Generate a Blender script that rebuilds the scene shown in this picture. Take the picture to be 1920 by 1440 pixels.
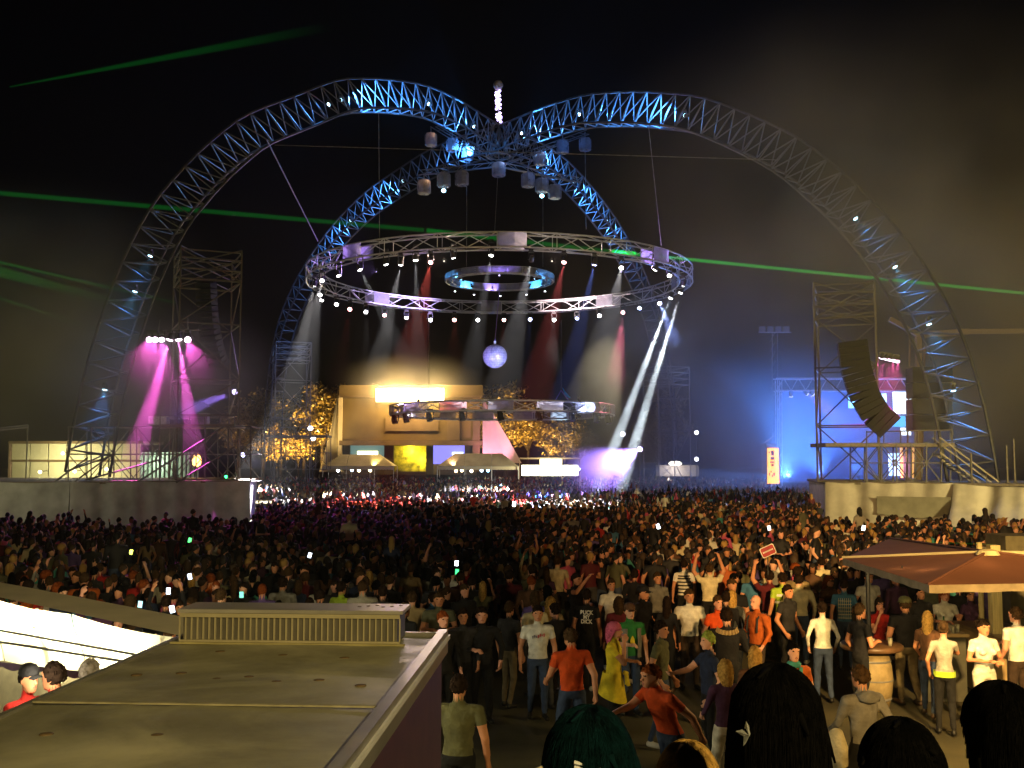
import bpy, bmesh, math, random
import numpy as np
from mathutils import Vector, Matrix, Euler, noise as mnoise
random.seed(11); RNG = np.random.default_rng(5)
R = math.radians
SC = bpy.context.scene
for o in list(bpy.data.objects): bpy.data.objects.remove(o)
COL = SC.collection

# ------------------------------------------------------------------ camera
CAM = Vector((0, 0, 4.06)); PITCH = R(4.3); F = 1941.0       # focal length in photo pixels (1920 wide)
cd = bpy.data.cameras.new('camera'); cam = bpy.data.objects.new('camera', cd); COL.objects.link(cam)
cam.location = CAM; cam.rotation_euler = (math.pi/2 + PITCH, 0, 0)
cd.sensor_width = 36; cd.lens = 36*F/1920; cd.clip_start = .1; cd.clip_end = 3000
SC.camera = cam

# ------------------------------------------------------------------ world (night sky) and exposure
w = bpy.data.worlds.new('World'); SC.world = w; w.use_nodes = True
nt = w.node_tree; bg = nt.nodes['Background']
sky = nt.nodes.new('ShaderNodeTexSky'); sky.sky_type = 'NISHITA'; sky.sun_disc = False
sky.sun_elevation = R(-9); sky.sun_rotation = R(200)
nt.links.new(sky.outputs[0], bg.inputs[0]); bg.inputs[1].default_value = .009
vs = SC.view_settings; vs.view_transform = 'Standard'; vs.look = 'None'; vs.exposure = 0; vs.gamma = 1
cy = SC.cycles
cy.use_denoising = True
try: cy.denoiser = 'OPENIMAGEDENOISE'
except Exception: pass
cy.max_bounces = 3; cy.diffuse_bounces = 1; cy.glossy_bounces = 2; cy.transmission_bounces = 3
cy.volume_bounces = 0; cy.transparent_max_bounces = 24
cy.sample_clamp_indirect = 3; cy.sample_clamp_direct = 0
cy.volume_max_steps = 64; cy.volume_step_rate = 1

# ------------------------------------------------------------------ helpers
def ray(px, py):
    d = Vector(((px-960)/F, (720-py)/F, -1.0))
    return (cam.rotation_euler.to_matrix() @ d).normalized()
def at(px, py, Y):                      # the point of the place at depth Y seen there
    d = ray(px, py); return CAM + d*(Y/d.y)
def gr(px, py, z=0.0):                  # the point at height z seen there
    d = ray(px, py); return CAM + d*((z-CAM.z)/d.z)
def vplane(px, py, A, B):               # the point on the upright plane through the plan line A-B
    d = ray(px, py); n = Vector((-(B[1]-A[1]), B[0]-A[0], 0))
    t = (Vector((A[0], A[1], 0))-CAM).dot(n)/d.dot(n); return CAM + d*t
def lin(h):
    c = [int(h[i:i+2], 16)/255 for i in (0, 2, 4)]
    return tuple(x/12.92 if x <= .04045 else ((x+.055)/1.055)**2.4 for x in c)

MATS = {}
def mat(name, col=(.5,.5,.5), rough=.7, metal=0., var=.25, scale=6., bump=.0, trans=0., spec=.4):
    if name in MATS: return MATS[name]
    m = bpy.data.materials.new(name); m.use_nodes = True; t = m.node_tree; b = t.nodes['Principled BSDF']
    b.inputs['Roughness'].default_value = rough; b.inputs['Metallic'].default_value = metal
    b.inputs['Specular IOR Level'].default_value = spec
    tc = t.nodes.new('ShaderNodeTexCoord'); n = t.nodes.new('ShaderNodeTexNoise')
    n.inputs['Scale'].default_value = scale; n.inputs['Detail'].default_value = 4
    t.links.new(tc.outputs['Object'], n.inputs['Vector'])
    r = t.nodes.new('ShaderNodeValToRGB'); e = r.color_ramp.elements
    e[0].position = .3; e[1].position = .7
    e[0].color = tuple(c*(1-var) for c in col[:3])+(1,); e[1].color = tuple(min(1, c*(1+var)) for c in col[:3])+(1,)
    t.links.new(n.outputs['Fac'], r.inputs['Fac']); t.links.new(r.outputs['Color'], b.inputs['Base Color'])
    if bump:
        bp = t.nodes.new('ShaderNodeBump'); bp.inputs['Strength'].default_value = bump; bp.inputs['Distance'].default_value = .05
        t.links.new(n.outputs['Fac'], bp.inputs['Height']); t.links.new(bp.outputs['Normal'], b.inputs['Normal'])
    if trans:
        tr = t.nodes.new('ShaderNodeBsdfTranslucent'); t.links.new(r.outputs['Color'], tr.inputs['Color'])
        mx = t.nodes.new('ShaderNodeMixShader'); mx.inputs[0].default_value = trans
        t.links.new(b.outputs[0], mx.inputs[1]); t.links.new(tr.outputs[0], mx.inputs[2])
        t.links.new(mx.outputs[0], t.nodes['Material Output'].inputs['Surface'])
    m.cycles.emission_sampling = 'NONE'
    MATS[name] = m; return m
def emit(name, col, s, sample=False):
    if name in MATS: return MATS[name]
    m = bpy.data.materials.new(name); m.use_nodes = True; b = m.node_tree.nodes['Principled BSDF']
    b.inputs['Base Color'].default_value = (*[c*.5 for c in col], 1)
    b.inputs['Emission Color'].default_value = (*col, 1); b.inputs['Emission Strength'].default_value = s
    m.cycles.emission_sampling = 'AUTO' if sample else 'NONE'
    MATS[name] = m; return m
def volmat(name, col, dens, emis=None, es=0, noise=0, shape=None, anis=0., nscale=.3):
    m = bpy.data.materials.new(name); m.use_nodes = True; t = m.node_tree
    t.nodes.remove(t.nodes['Principled BSDF']); v = t.nodes.new('ShaderNodeVolumePrincipled')
    v.inputs['Color'].default_value = (*col, 1); v.inputs['Density'].default_value = dens; v.inputs['Anisotropy'].default_value = anis
    if emis: v.inputs['Emission Color'].default_value = (*emis, 1); v.inputs['Emission Strength'].default_value = es
    if shape:
        tc = t.nodes.new('ShaderNodeTexCoord'); ln = t.nodes.new('ShaderNodeVectorMath'); ln.operation = 'LENGTH'
        t.links.new(tc.outputs['Object'], ln.inputs[0])
        mr = t.nodes.new('ShaderNodeMapRange'); mr.interpolation_type = 'SMOOTHSTEP'
        mr.inputs[1].default_value = 1; mr.inputs[2].default_value = .15; mr.inputs[3].default_value = 0; mr.inputs[4].default_value = 1
        t.links.new(ln.outputs['Value'], mr.inputs[0])
        n = t.nodes.new('ShaderNodeTexNoise'); n.inputs['Scale'].default_value = nscale; n.inputs['Detail'].default_value = 3
        ge = t.nodes.new('ShaderNodeNewGeometry'); t.links.new(ge.outputs['Position'], n.inputs['Vector'])
        m2 = t.nodes.new('ShaderNodeMapRange'); m2.inputs[1].default_value = .38; m2.inputs[2].default_value = .68
        m2.inputs[3].default_value = 1-noise; m2.inputs[4].default_value = 1; t.links.new(n.outputs['Fac'], m2.inputs[0])
        mu = t.nodes.new('ShaderNodeMath'); mu.operation = 'MULTIPLY'; t.links.new(mr.outputs[0], mu.inputs[0]); t.links.new(m2.outputs[0], mu.inputs[1])
        md = t.nodes.new('ShaderNodeMath'); md.operation = 'MULTIPLY'; md.inputs[1].default_value = dens; t.links.new(mu.outputs[0], md.inputs[0])
        t.links.new(md.outputs[0], v.inputs['Density'])
    t.links.new(v.outputs[0], t.nodes['Material Output'].inputs['Volume'])
    m.cycles.volume_step_rate = 3.
    return m

def tag(o, label=None, cat=None, group=None, kind=None):
    if label: o['label'] = label
    if cat: o['category'] = cat
    if group: o['group'] = group
    if kind: o['kind'] = kind
    return o
def empty(name, loc, label=None, cat=None, group=None):
    o = bpy.data.objects.new(name, None); COL.objects.link(o); o.location = loc; o.empty_display_size = .2
    return tag(o, label, cat, group)
def link(name, me, parent=None, M=None):
    o = bpy.data.objects.new(name, me); COL.objects.link(o)
    if M is not None: o.matrix_world = M
    if parent is not None:
        o.parent = parent
        # places are given in world space; roots (and their parts) are kept unrotated
        base = Vector((0, 0, 0)); p = parent
        while p is not None: base += Vector(p.location); p = p.parent
        o.matrix_basis = Matrix.Translation(-base) @ (M if M is not None else Matrix())
    return o
class MB:                                # collects shapes, links ONE mesh
    def __init__(s): s.v = []; s.f = []; s.mi = []; s.m = []
    def mat_i(s, m):
        if m not in s.m: s.m.append(m)
        return s.m.index(m)
    def add(s, v, f, m):
        b = len(s.v); s.v += [tuple(x) for x in v]; i = s.mat_i(m)
        for q in f: s.f.append(tuple(b+k for k in q)); s.mi.append(i)
        return s
    def box(s, a, b, m, M=None):
        x0, y0, z0 = a; x1, y1, z1 = b
        v = [Vector(p) for p in ((x0,y0,z0),(x1,y0,z0),(x1,y1,z0),(x0,y1,z0),(x0,y0,z1),(x1,y0,z1),(x1,y1,z1),(x0,y1,z1))]
        if M is not None: v = [M @ p for p in v]
        return s.add(v, [(0,3,2,1),(4,5,6,7),(0,1,5,4),(1,2,6,5),(2,3,7,6),(3,0,4,7)], m)
    def bar(s, p, q, r, m, n=6, r2=None):
        p = Vector(p); q = Vector(q); d = q-p
        if d.length < 1e-6: return s
        u = d.orthogonal().normalized(); v = d.cross(u).normalized(); r2 = r if r2 is None else r2
        vs_ = [p+(u*math.cos(2*math.pi*k/n)+v*math.sin(2*math.pi*k/n))*r for k in range(n)] + [q+(u*math.cos(2*math.pi*k/n)+v*math.sin(2*math.pi*k/n))*r2 for k in range(n)]
        fs = [(k, (k+1)%n, n+(k+1)%n, n+k) for k in range(n)] + [tuple(range(n-1,-1,-1)), tuple(range(n, 2*n))]
        return s.add(vs_, fs, m)
    def path(s, pts, r, m, n=6):
        for a, b in zip(pts[:-1], pts[1:]): s.bar(a, b, r, m, n)
        return s
    def lathe(s, prof, c, m, n=16, M=None):
        v = []; f = []
        for (r, z) in prof:
            for k in range(n):
                p = Vector((r*math.cos(2*math.pi*k/n), r*math.sin(2*math.pi*k/n), z))
                if M is not None: p = M @ p
                v.append(p+Vector(c))
        L = len(prof)
        for i in range(L-1):
            for k in range(n): f.append((i*n+k, i*n+(k+1)%n, (i+1)*n+(k+1)%n, (i+1)*n+k))
        f += [tuple(range(n-1,-1,-1)), tuple((L-1)*n+k for k in range(n))]
        return s.add(v, f, m)
    def grid(s, fn, nu, nv, m):          # fn(u,v)->point
        v = [fn(i/nu, j/nv) for j in range(nv+1) for i in range(nu+1)]
        f = [(j*(nu+1)+i, j*(nu+1)+i+1, (j+1)*(nu+1)+i+1, (j+1)*(nu+1)+i) for j in range(nv) for i in range(nu)]
        return s.add(v, f, m)
    def mesh(s, name='mesh', smooth=False):
        me = bpy.data.meshes.new(name); me.from_pydata(s.v, [], s.f)
        for m in s.m: me.materials.append(m)
        if s.mi: me.polygons.foreach_set('material_index', s.mi)
        if smooth: me.polygons.foreach_set('use_smooth', [True]*len(me.polygons))
        me.update(); return me
    def build(s, name, parent=None, smooth=False): return link(name, s.mesh(name, smooth), parent)
_unit = {}
def rod(name, parent, p, q, r, m, n=6):  # one round bar as an object of its own; alike bars share a mesh
    key = (m.name, n)
    if key not in _unit: _unit[key] = MB().bar((0,0,0), (0,0,1), 1, m, n).mesh('round_bar')
    p = Vector(p); q = Vector(q); d = q-p
    rot = d.to_track_quat('Z', 'Y').to_matrix().to_4x4()
    return link(name, _unit[key], parent, Matrix.Translation(p) @ rot @ Matrix.Diagonal((r, r, d.length, 1)))
def boxo(name, parent, a, b, m): return MB().box(a, b, m).build(name, parent)
def spot(parent, p, q, power, col, deg, blend=.3, size=.1, name='spot_light'):
    l = bpy.data.lights.new(name, 'SPOT'); l.energy = power; l.color = col; l.spot_size = R(deg); l.spot_blend = blend; l.shadow_soft_size = size
    d = Vector(q)-Vector(p)
    return link(name, l, parent, Matrix.Translation(p) @ d.to_track_quat('-Z', 'Y').to_matrix().to_4x4())
def point(parent, p, power, col, size=.2, name='point_light'):
    l = bpy.data.lights.new(name, 'POINT'); l.energy = power; l.color = col; l.shadow_soft_size = size
    return link(name, l, parent, Matrix.Translation(p))
ORD = ['first','second','third','fourth','fifth','sixth','seventh','eighth','ninth','tenth','eleventh','twelfth','thirteenth','fourteenth','fifteenth','sixteenth','seventeenth','eighteenth','nineteenth','twentieth','twenty-first','twenty-second','twenty-third','twenty-fourth']

STEEL = mat('galvanised_steel', (.12,.12,.13), .45, .0, .3, 3)
ALU = mat('aluminium_tube', (.62,.62,.64), .38, .0, .15, 3)
DARK = mat('black_powder_coat', (.025,.025,.028), .5, 0, .3, 8)
CHORD = mat('shaded_chord_steel', (.045,.045,.05), .55, 0, .3, 3)  # shade on the chords put into their colour, braces keep the lighter steel
DSTEEL = mat('weathered_steel', (.16,.155,.15), .55, 0, .4, 2)
BLUE = (.07,.33,1.); MAG = (1.,.12,.75); WARM = (1.,.66,.22); WHITE = (1.,.96,.95)

# ------------------------------------------------------------------ ground
def ground_mat():
    m = mat('trodden_grass', (.055,.048,.022), .95, 0, .6, .55, .6); t = m.node_tree
    return m
g = MB(); g.grid(lambda u, v: (-400+800*u, -60+700*v, 0), 40, 40, ground_mat())
tag(g.build('ground'), kind='structure')

# ------------------------------------------------------------------ haze
hz = MB().box((-402, -62, -1), (402, 642, 60), volmat('night_haze', (.92,.93,.95), .00018))
tag(hz.build('haze'), 'thin pale night haze hanging over the whole festival ground', 'haze', kind='stuff')
# ------------------------------------------------------------------ the great arch dome
CEN = at(935, 240, 98.0)
FEET = {'FL': (-29.6, 70.0), 'FR': (29.3, 62.0), 'BL': (-30.5, 129.0), 'BR': (21.0, 130.0)}
TOP = {'FL': [(936,236),(870,192),(800,158),(720,148),(635,146),(560,178),(455,215),(370,285),(285,380),(232,480),(190,590),(160,690),(136,800),(122,885)],
       'FR': [(936,236),(1000,208),(1095,176),(1200,171),(1310,178),(1400,212),(1500,258),(1580,322),(1650,388),(1720,475),(1780,570),(1825,680),(1855,800),(1874,915)],
       'BL': [(936,236),(860,256),(800,282),(745,318),(690,355),(640,402),(600,452),(555,522),(525,590),(508,660),(498,740),(494,860)],
       'BR': [(936,236),(1000,258),(1060,296),(1100,338),(1140,388),(1165,425),(1205,500),(1236,580),(1256,670),(1266,760),(1270,860)]}
def resample(pts, n):
    d = [0.]
    for a, b in zip(pts[:-1], pts[1:]): d.append(d[-1]+(b-a).length)
    out = []
    for k in range(n+1):
        s = d[-1]*k/n; i = max(j for j in range(len(d)) if d[j] <= s+1e-9); i = min(i, len(pts)-2)
        out.append(pts[i].lerp(pts[i+1], (s-d[i])/max(1e-9, d[i+1]-d[i])))
    return out
def smooth(pts, it=2):
    for _ in range(it): pts = [pts[0]]+[(pts[i-1]+pts[i]*2+pts[i+1])/4 for i in range(1, len(pts)-1)]+[pts[-1]]
    return pts
HALF = {}
def half_arch(root, key, n):
    c = (CEN.x, CEN.y); f = FEET[key]
    top = [vplane(px, py, c, f) for px, py in TOP[key]]
    top[-1].z = max(top[-1].z, .3)
    top = resample(smooth(resample(top, 60), 3), n)
    lat = Vector((-(f[1]-c[1]), f[0]-c[0], 0)).normalized()
    low1, low2 = [], []
    for i, p in enumerate(top):
        t = (top[min(i+1, n)]-top[max(i-1, 0)]).normalized(); nn = lat.cross(t)
        if nn.dot(Vector((c[0], c[1], 0))-p) + (-3 if nn.z > 0 else 3) < 0 and nn.z > 0: nn = -nn
        if nn.z > 0.15: nn = -nn
        if abs(nn.z) <= .15:
            if nn.dot(Vector((c[0]-p.x, c[1]-p.y, 0))) < 0: nn = -nn
        dep = 2.7
        low1.append(p+nn*dep+lat*.85); low2.append(p+nn*dep-lat*.85)
    for q in low1+low2+top: q.z = max(q.z, .12)
    HALF[key] = (top, low1, low2)
    for nm, pl, r in (('upper_chord', top, .10), ('lower_chord', low1, .10), ('lower_chord', low2, .10)):
        MB().path(pl, r, CHORD).build(nm, root)
    for i in range(n):
        for L in (low1, low2):
            rod('brace', root, L[i], top[i], .05, STEEL); rod('brace', root, L[i], top[i+1], .05, STEEL)
        rod('brace', root, low1[i], low2[i], .05, STEEL)
for name, keys, lab in (('truss_arch', ('FL', 'BR'), 'tall lattice truss arch rising from the left platform, lit blue near its crown'),
                        ('truss_arch', ('FR', 'BL'), 'tall lattice truss arch rising from the right platform, crossing the other arch')):
    a = empty(name, (FEET[keys[0]][0], FEET[keys[0]][1], 0), lab, 'truss arch', 'crossing truss arches of the dome')
    for k in keys: half_arch(a, k, 40 if k[0] == 'F' else 36)
# crown node and sparkling mast
cw = empty('crown_node', CEN-Vector((0,0,2.6)), 'steel crown node where the two arches cross above the ring', 'truss node')
b = MB()
for k in range(8):
    a = k*math.pi/4; b.bar(CEN+Vector((math.cos(a)*1.2, math.sin(a)*1.2, -2.8)), CEN+Vector((math.cos(a)*.6, math.sin(a)*.6, .5)), .07, STEEL)
    b.bar(CEN+Vector((math.cos(a)*1.2, math.sin(a)*1.2, -2.8)), CEN+Vector((math.cos(a+.785)*1.2, math.sin(a+.785)*1.2, -2.8)), .07, STEEL)
b.build('node_frame', cw)
m0 = at(936, 236, 98); m1 = at(933, 168, 98)
ms = empty('mast', m0, 'slim mast of violet sparkling bulbs topped by a pale ball', 'mast')
rod('pole', ms, m0, m1, .06, ALU)
bulb = MB().lathe([(0,-.13),(.09,-.08),(.13,0),(.09,.08),(0,.13)], (0,0,0), emit('violet_bulb', (.62,.5,1.), 7), 8).mesh('bulb', True)
for k in range(30):
    t = k/29
    if .60 < t < .74: t = t+.12
    a = k*2.4; p = m0.lerp(m1, .12+.84*(1-t)); link('bulb', bulb, ms, Matrix.Translation(p+Vector((math.cos(a)*.2, math.sin(a)*.2, 0))))
MB().lathe([(0,-.5),(.3,-.4),(.48,-.1),(.48,.1),(.3,.4),(0,.5)], at(934,160,98), mat('frosted_globe', (.35,.3,.3), .4), 16).build('ball', ms, True)

# ------------------------------------------------------------------ stage light fixtures
def fixture(name, p, q, col, power, deg, label, cat='stage light', group=None, lens=14, scale=1., light=True, hang=.5, lr=.16, blend=.25, cool=None):
    """moving light: clamp, base, yoke, head and glowing lens; p = lens place, q = aim"""
    p = Vector(p); d = (Vector(q)-p).normalized(); top = p-d*.45*scale
    r = empty(name, Vector((p.x, p.y, p.z+hang*scale)), label, cat, group)
    s = scale
    boxo('base', r, (p.x-.16*s, p.y-.16*s, p.z+hang*s+.0), (p.x+.16*s, p.y+.16*s, p.z+hang*s+.16*s), DARK)
    y = MB()
    for sx in (-1, 1): y.box((p.x+sx*.2*s-.03*s, p.y-.06*s, p.z+.1*s), (p.x+sx*.2*s+.03*s, p.y+.06*s, p.z+hang*s), DARK)
    y.box((p.x-.23*s, p.y-.06*s, p.z+hang*s-.07*s), (p.x+.23*s, p.y+.06*s, p.z+hang*s-.004), DARK); y.build('yoke', r)
    Mq = d.to_track_quat('Z', 'Y').to_matrix().to_4x4()
    MB().lathe([(.08*s,-.5*s),(.15*s,-.42*s),(.17*s,-.1*s),(.19*s,-.02*s),(.19*s,0)], p, DARK, 12, Mq).build('head', r); head = r.children[-1]
    if lens:
        MB().lathe([(lr*s,.004),(lr*s*.92,.03*s),(lr*s*.5,.06*s)], p, emit('lens_%.2f_%.2f_%.2f_%g' % (*col, lens), tuple(.35+.65*c for c in (cool or col)), lens), 14, Mq).build('lens', head)
    if light and power: spot(r, p+d*.1, q, power, col, deg, blend, .08*s)
    return r

# ------------------------------------------------------------------ ring trusses
RC = Vector((CEN.x+.12, 98.0, 21.4))
COVER = mat('translucent_rain_cover', (.5,.48,.55), .3, 0, .2, 2, .3, .6)
def see_through(m, f):
    t_ = m.node_tree; o_ = t_.nodes['Material Output']; src = o_.inputs['Surface'].links[0].from_socket
    tp = t_.nodes.new('ShaderNodeBsdfTransparent'); mx_ = t_.nodes.new('ShaderNodeMixShader'); mx_.inputs[0].default_value = f
    t_.links.new(src, mx_.inputs[1]); t_.links.new(tp.outputs[0], mx_.inputs[2]); t_.links.new(mx_.outputs[0], o_.inputs['Surface'])
see_through(COVER, .5)
def ring(name, c, rad, sec, n, label, covers, tube=.05):
    root = empty(name, c, label, 'ring truss')
    corners = [(-sec/2, -sec/2), (sec/2, -sec/2), (sec/2, sec/2), (-sec/2, sec/2)]
    def P(k, j):
        a = 2*math.pi*k/n; return c+Vector((math.cos(a)*(rad+corners[j][0]), math.sin(a)*(rad+corners[j][0]), corners[j][1]))
    for j in range(4): MB().path([P(k, j) for k in range(n+1)], tube*1.4, ALU).build('chord', root)
    for k in range(n):
        for j in range(4):
            j2 = (j+1) % 4
            if k % 2: rod('brace', root, P(k, j), P(k+1, j2), tube*.8, ALU)
            else: rod('brace', root, P(k, j2), P(k+1, j), tube*.8, ALU)
        if k % 2 == 0: 
            for j in (0, 1): rod('upright', root, P(k, j), P(k, 3-j), tube*.7, ALU)
    for k in covers:
        for j in (0, 1) :
            q = [P(k, j), P(k+1, j), P(k+1, 3-j), P(k, 3-j)]; o = (q[0]-c); o.z = 0; o = o.normalized()*(.09 if j else -.09)
            mid = sum(q, Vector())/4
            v = [mid+(p-mid)*.96+o for p in q]+[mid+(p-mid)*.96+o*1.3 for p in q]
            MB().add(v, [(0,1,2,3),(7,6,5,4),(0,4,5,1),(1,5,6,2),(2,6,7,3),(3,7,4,0)], COVER).build('rain_cover', root)
    return root
ring('ring_truss', RC, 17.6, 1.2, 48, 'large horizontal aluminium ring truss hung under the arches, lamps along its rim', [k for k in range(48) if k % 6 == 0])
ring('ring_truss', RC+Vector((0,0,.1)), 4.85, .6, 22, 'small inner ring truss with blue glowing covers inside the large ring', range(0, 22), .035)
R3 = at(942, 771, 98.0)
ring('ring_truss', R3, 10.2, .85, 30, 'flat lower ring truss seen edge-on in front of the far stage, dark lamps beneath', range(0, 30, 2), .05)

# lamps of the big ring, far side and near side, placed by angle
def ring_lamps():
    far = [(600,553),(603,563),(631,571),(656,580),(686,585),(721,591),(762,596),(807,600),(852,600),(896,600),(945,600),(994,599),(1039,600),(1082,597),(1124,592),(1168,586),(1199,578),(1237,569),(1257,559),(1276,549)]
    near = [(635,517),(675,506),(724,496),(779,488),(850,483),(921,479),(1228,506),(1255,517)]
    tints = [(1,.95,.95),(1,.95,.95),(1,.9,.9),(1,.12,.1),(1,.95,.95),(1,.15,.12),(1,.95,.95),(1,.93,.92),(1,.14,.1),(1,.95,.95),(1,.16,.12),(.22,.32,1),(1,.95,.96),(.2,.3,1),(.95,.95,1),(1,.2,.3),(.25,.35,1),(.3,.4,1),(.8,.93,1),(.8,.93,1)]
    for i, (px, py) in enumerate(far):
        # intersect the sight line with the lamp circle, far half
        best = min((at(px, py, Y) for Y in np.linspace(98, 118, 160)), key=lambda p: abs((Vector((p.x-RC.x, p.y-RC.y))).length-17.6))
        tx, ty = [(480,925),(505,918),(535,925),(600,928),(690,922),(725,925),(765,915),(800,930),(850,935),(880,938),(915,922),(965,922),(1010,932),(1000,915),(1070,928),(1130,925),(1150,920),(1400,936),(0,0),(0,0)][i]; aim = gr(tx, ty, 1.6) if tx else Vector(); pw = 130000 if i != 15 else 60000; dg = 8
        if i in (18, 19):
            aim = at(1110, 905, 98) if i == 18 else at(1155, 905, 99); aim.z = 0; pw = 900000; dg = 4.0
        fixture('moving_head_light', best, aim, tints[i], pw, dg, 'lit lamp, %s from the left along the far rim of the large ring' % ORD[i], 'stage light', 'lamps along the large ring', 22, 1.25, i in (1,3,4,6,8,9,10,11,12,15,17,18,19), .6)
    for i, (px, py) in enumerate(near):
        best = min((at(px, py, Y) for Y in np.linspace(79, 97.5, 160)), key=lambda p: abs((Vector((p.x-RC.x, p.y-RC.y))).length-17.6))
        aim = Vector((best.x*.5+random.uniform(-5, 5), random.uniform(66, 96), 0))
        fixture('moving_head_light', best, aim, (1,.96,.95), 600000, 12, 'lit lamp, %s from the left along the near rim of the large ring' % ORD[i], 'stage light', 'lamps along the large ring', 22, 1.1, i in (1, 3, 5), 1.0)
    k = 0
    for a in np.linspace(200, 340, 17):
        p = RC+Vector((17.6*math.cos(R(a)), 17.6*math.sin(R(a)), -1.55))
        if any((at(px, py, p.y)-p).length < 1.1 for px, py in near): continue
        tx = 960+F*p.x/p.y; tx = 500+(tx-590)*(1190-500)/(1290-590); q = gr(tx, (914,936,924,945)[k % 4], 1.5)
        c = (1,.95,.93) if tx < 560 else (1,.13,.1) if tx < 650 else ((1,.95,.93),(1,.13,.1))[k % 2] if tx < 900 else ((.18,.28,1),(1,.95,.95),(1,.15,.15))[k % 3] if tx < 1080 else (.95,.95,1)
        fixture('moving_head_light', p, q, c, (1100000 if a < 318 else 0), 14, 'lamp turned to the stage, %s from left on the large ring near rim' % ORD[k], 'stage light', 'lamps on the near rim turned away', 20, 1.1, True, .7); k += 1
ring_lamps()
# small white lamps with blue-violet covers light of the inner ring, lamps under the flat ring
for i, a in enumerate(np.linspace(205, 335, 5)):
    p = RC+Vector((4.85*math.cos(R(a+180)), 4.85*math.sin(R(a+180)), -.75))
    fixture('par_lamp', p, p+Vector((0,-.3,-1)), (.8,.85,1), 0, 10, 'small lit lamp, %s from the left on the far rim of the inner ring' % ORD[4-i], 'stage light', 'lamps on the inner ring', 9, .55, False, .35)
for i, (dx, dy, cl, pw) in enumerate(((-4.6,-1.6,(.1,.5,1),900),(4.2,-2.2,(.1,.45,1),800),(-3.6,3.0,(.1,.5,1),700),(3.7,2.7,(.08,.5,1),800),(0,-4.6,(.35,.22,1),500),(-1,4.8,(.35,.25,1),300))):
    p = RC+Vector((dx*.78, dy*.78, -.2)); q = RC+Vector((dx, dy, .3))
    fixture('uplight', p, q+Vector((dx*.2,dy*.2,.2)), cl, pw, 120, 'small blue uplight inside the inner ring, %s of six' % ORD[i], 'stage light', 'uplights inside the inner ring', 3, .5, True, .3)
for i, a in enumerate(np.linspace(195, 345, 9)):
    p = R3+Vector((10.2*math.cos(R(a)), 10.2*math.sin(R(a)), -1.25))
    fixture('moving_head_light', p, p+Vector((.2,-.2,-1)), (.6,.5,1), 0, 10, 'dark moving head lamp, %s from the left under the flat lower ring' % ORD[i], 'stage light', 'dark lamps under the lower ring', 0, 1.5, False, .55)
fixture('uplight', R3+Vector((-9.5,-4,-.3)), R3+Vector((-6,-9,.4)), (.6,.4,1), 2500, 110, 'violet uplight at the left of the flat lower ring', 'stage light', None, 2, .5)
fixture('uplight', R3+Vector((8.2,-6,-.3)), R3+Vector((5,-9,.4)), (.45,.55,1), 2500, 110, 'cool uplight at the right of the flat lower ring', 'stage light', None, 2, .5)
for i, a in enumerate((215, 250, 290, 325, 60, 130)):  # unseen wash lamps added to brighten the ring truss
    p = RC+Vector((13.2*math.cos(R(a)), 13.2*math.sin(R(a)), -.6)); q = RC+Vector((17.6*math.cos(R(a)), 17.6*math.sin(R(a)), 0))
    fixture('uplight', p, q, ((.5,.3,1),(1,.75,.6),(1,.75,.6),(.5,.3,1),(.9,.7,.7),(.6,.45,1))[i], (5200,3600,4200,5200,5200,5200)[i], 120, 'small wash lamp inside the large ring, %s of six' % ORD[i], 'stage light', 'lamps added to brighten the large ring', 1.5, .45)
# cables
def cable(p, q, label, r=.028, m=DSTEEL): 
    o = MB().bar(p, q, r, m, 5).build('cable'); return tag(o, label, 'cable', 'suspension cables of the rings')
cable(CEN-Vector((0,0,3)), RC+Vector((-.2,-17.4,.7)), 'steel cable from the crown down to the near rim of the large ring')
cable(at(710,212,82), at(712,480,90), 'steel cable dropping from the left arch crown to the large ring')
cable(at(1216,236,82), at(1240,460,90), 'steel cable dropping from the right arch crown to the large ring')
cable(at(500,262,74), at(596,452,90), 'steel stay from the left arch shoulder to the left end of the large ring', .05, STEEL)
cable(at(875,300,98), at(875,500,95), 'steel cable holding the left side of the inner ring')
cable(at(1018,300,98), at(1018,500,95), 'steel cable holding the right side of the inner ring')
cable(at(1097,280,98), at(1099,430,84), 'steel cable beside the right lamp cluster')
cable(at(515,272,74), at(1460,300,74), 'thin horizontal wire between the two arch shoulders', .03)
cable(at(804,600,98), at(804,766,94), 'cable dropping to the left side of the flat lower ring')
cable(at(1052,600,98), at(1052,732,98), 'cable dropping to the right side of the flat lower ring')
br = empty('cable_bridle', at(1052,732,98), 'violet bridle of cables above the flat lower ring with a small blue flag', 'bridle')
for px in (1035, 1075): rod('leg', br, at(1052,732,98), at(px,762,97), .05, mat('violet_rope', (.25,.18,.6), .8))
MB().add([at(1054,726,97.9), at(1070,746,97.9), at(1060,744,98.3), at(1054,726,98.05), at(1070,746,98.05), at(1060,744,98.45)], [(0,1,2),(5,4,3),(0,3,4,1),(1,4,5,2),(2,5,3,0)], mat('blue_flag_cloth', (.05,.4,.8), .8, 0, .2, 3)).build('flag', br)
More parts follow.
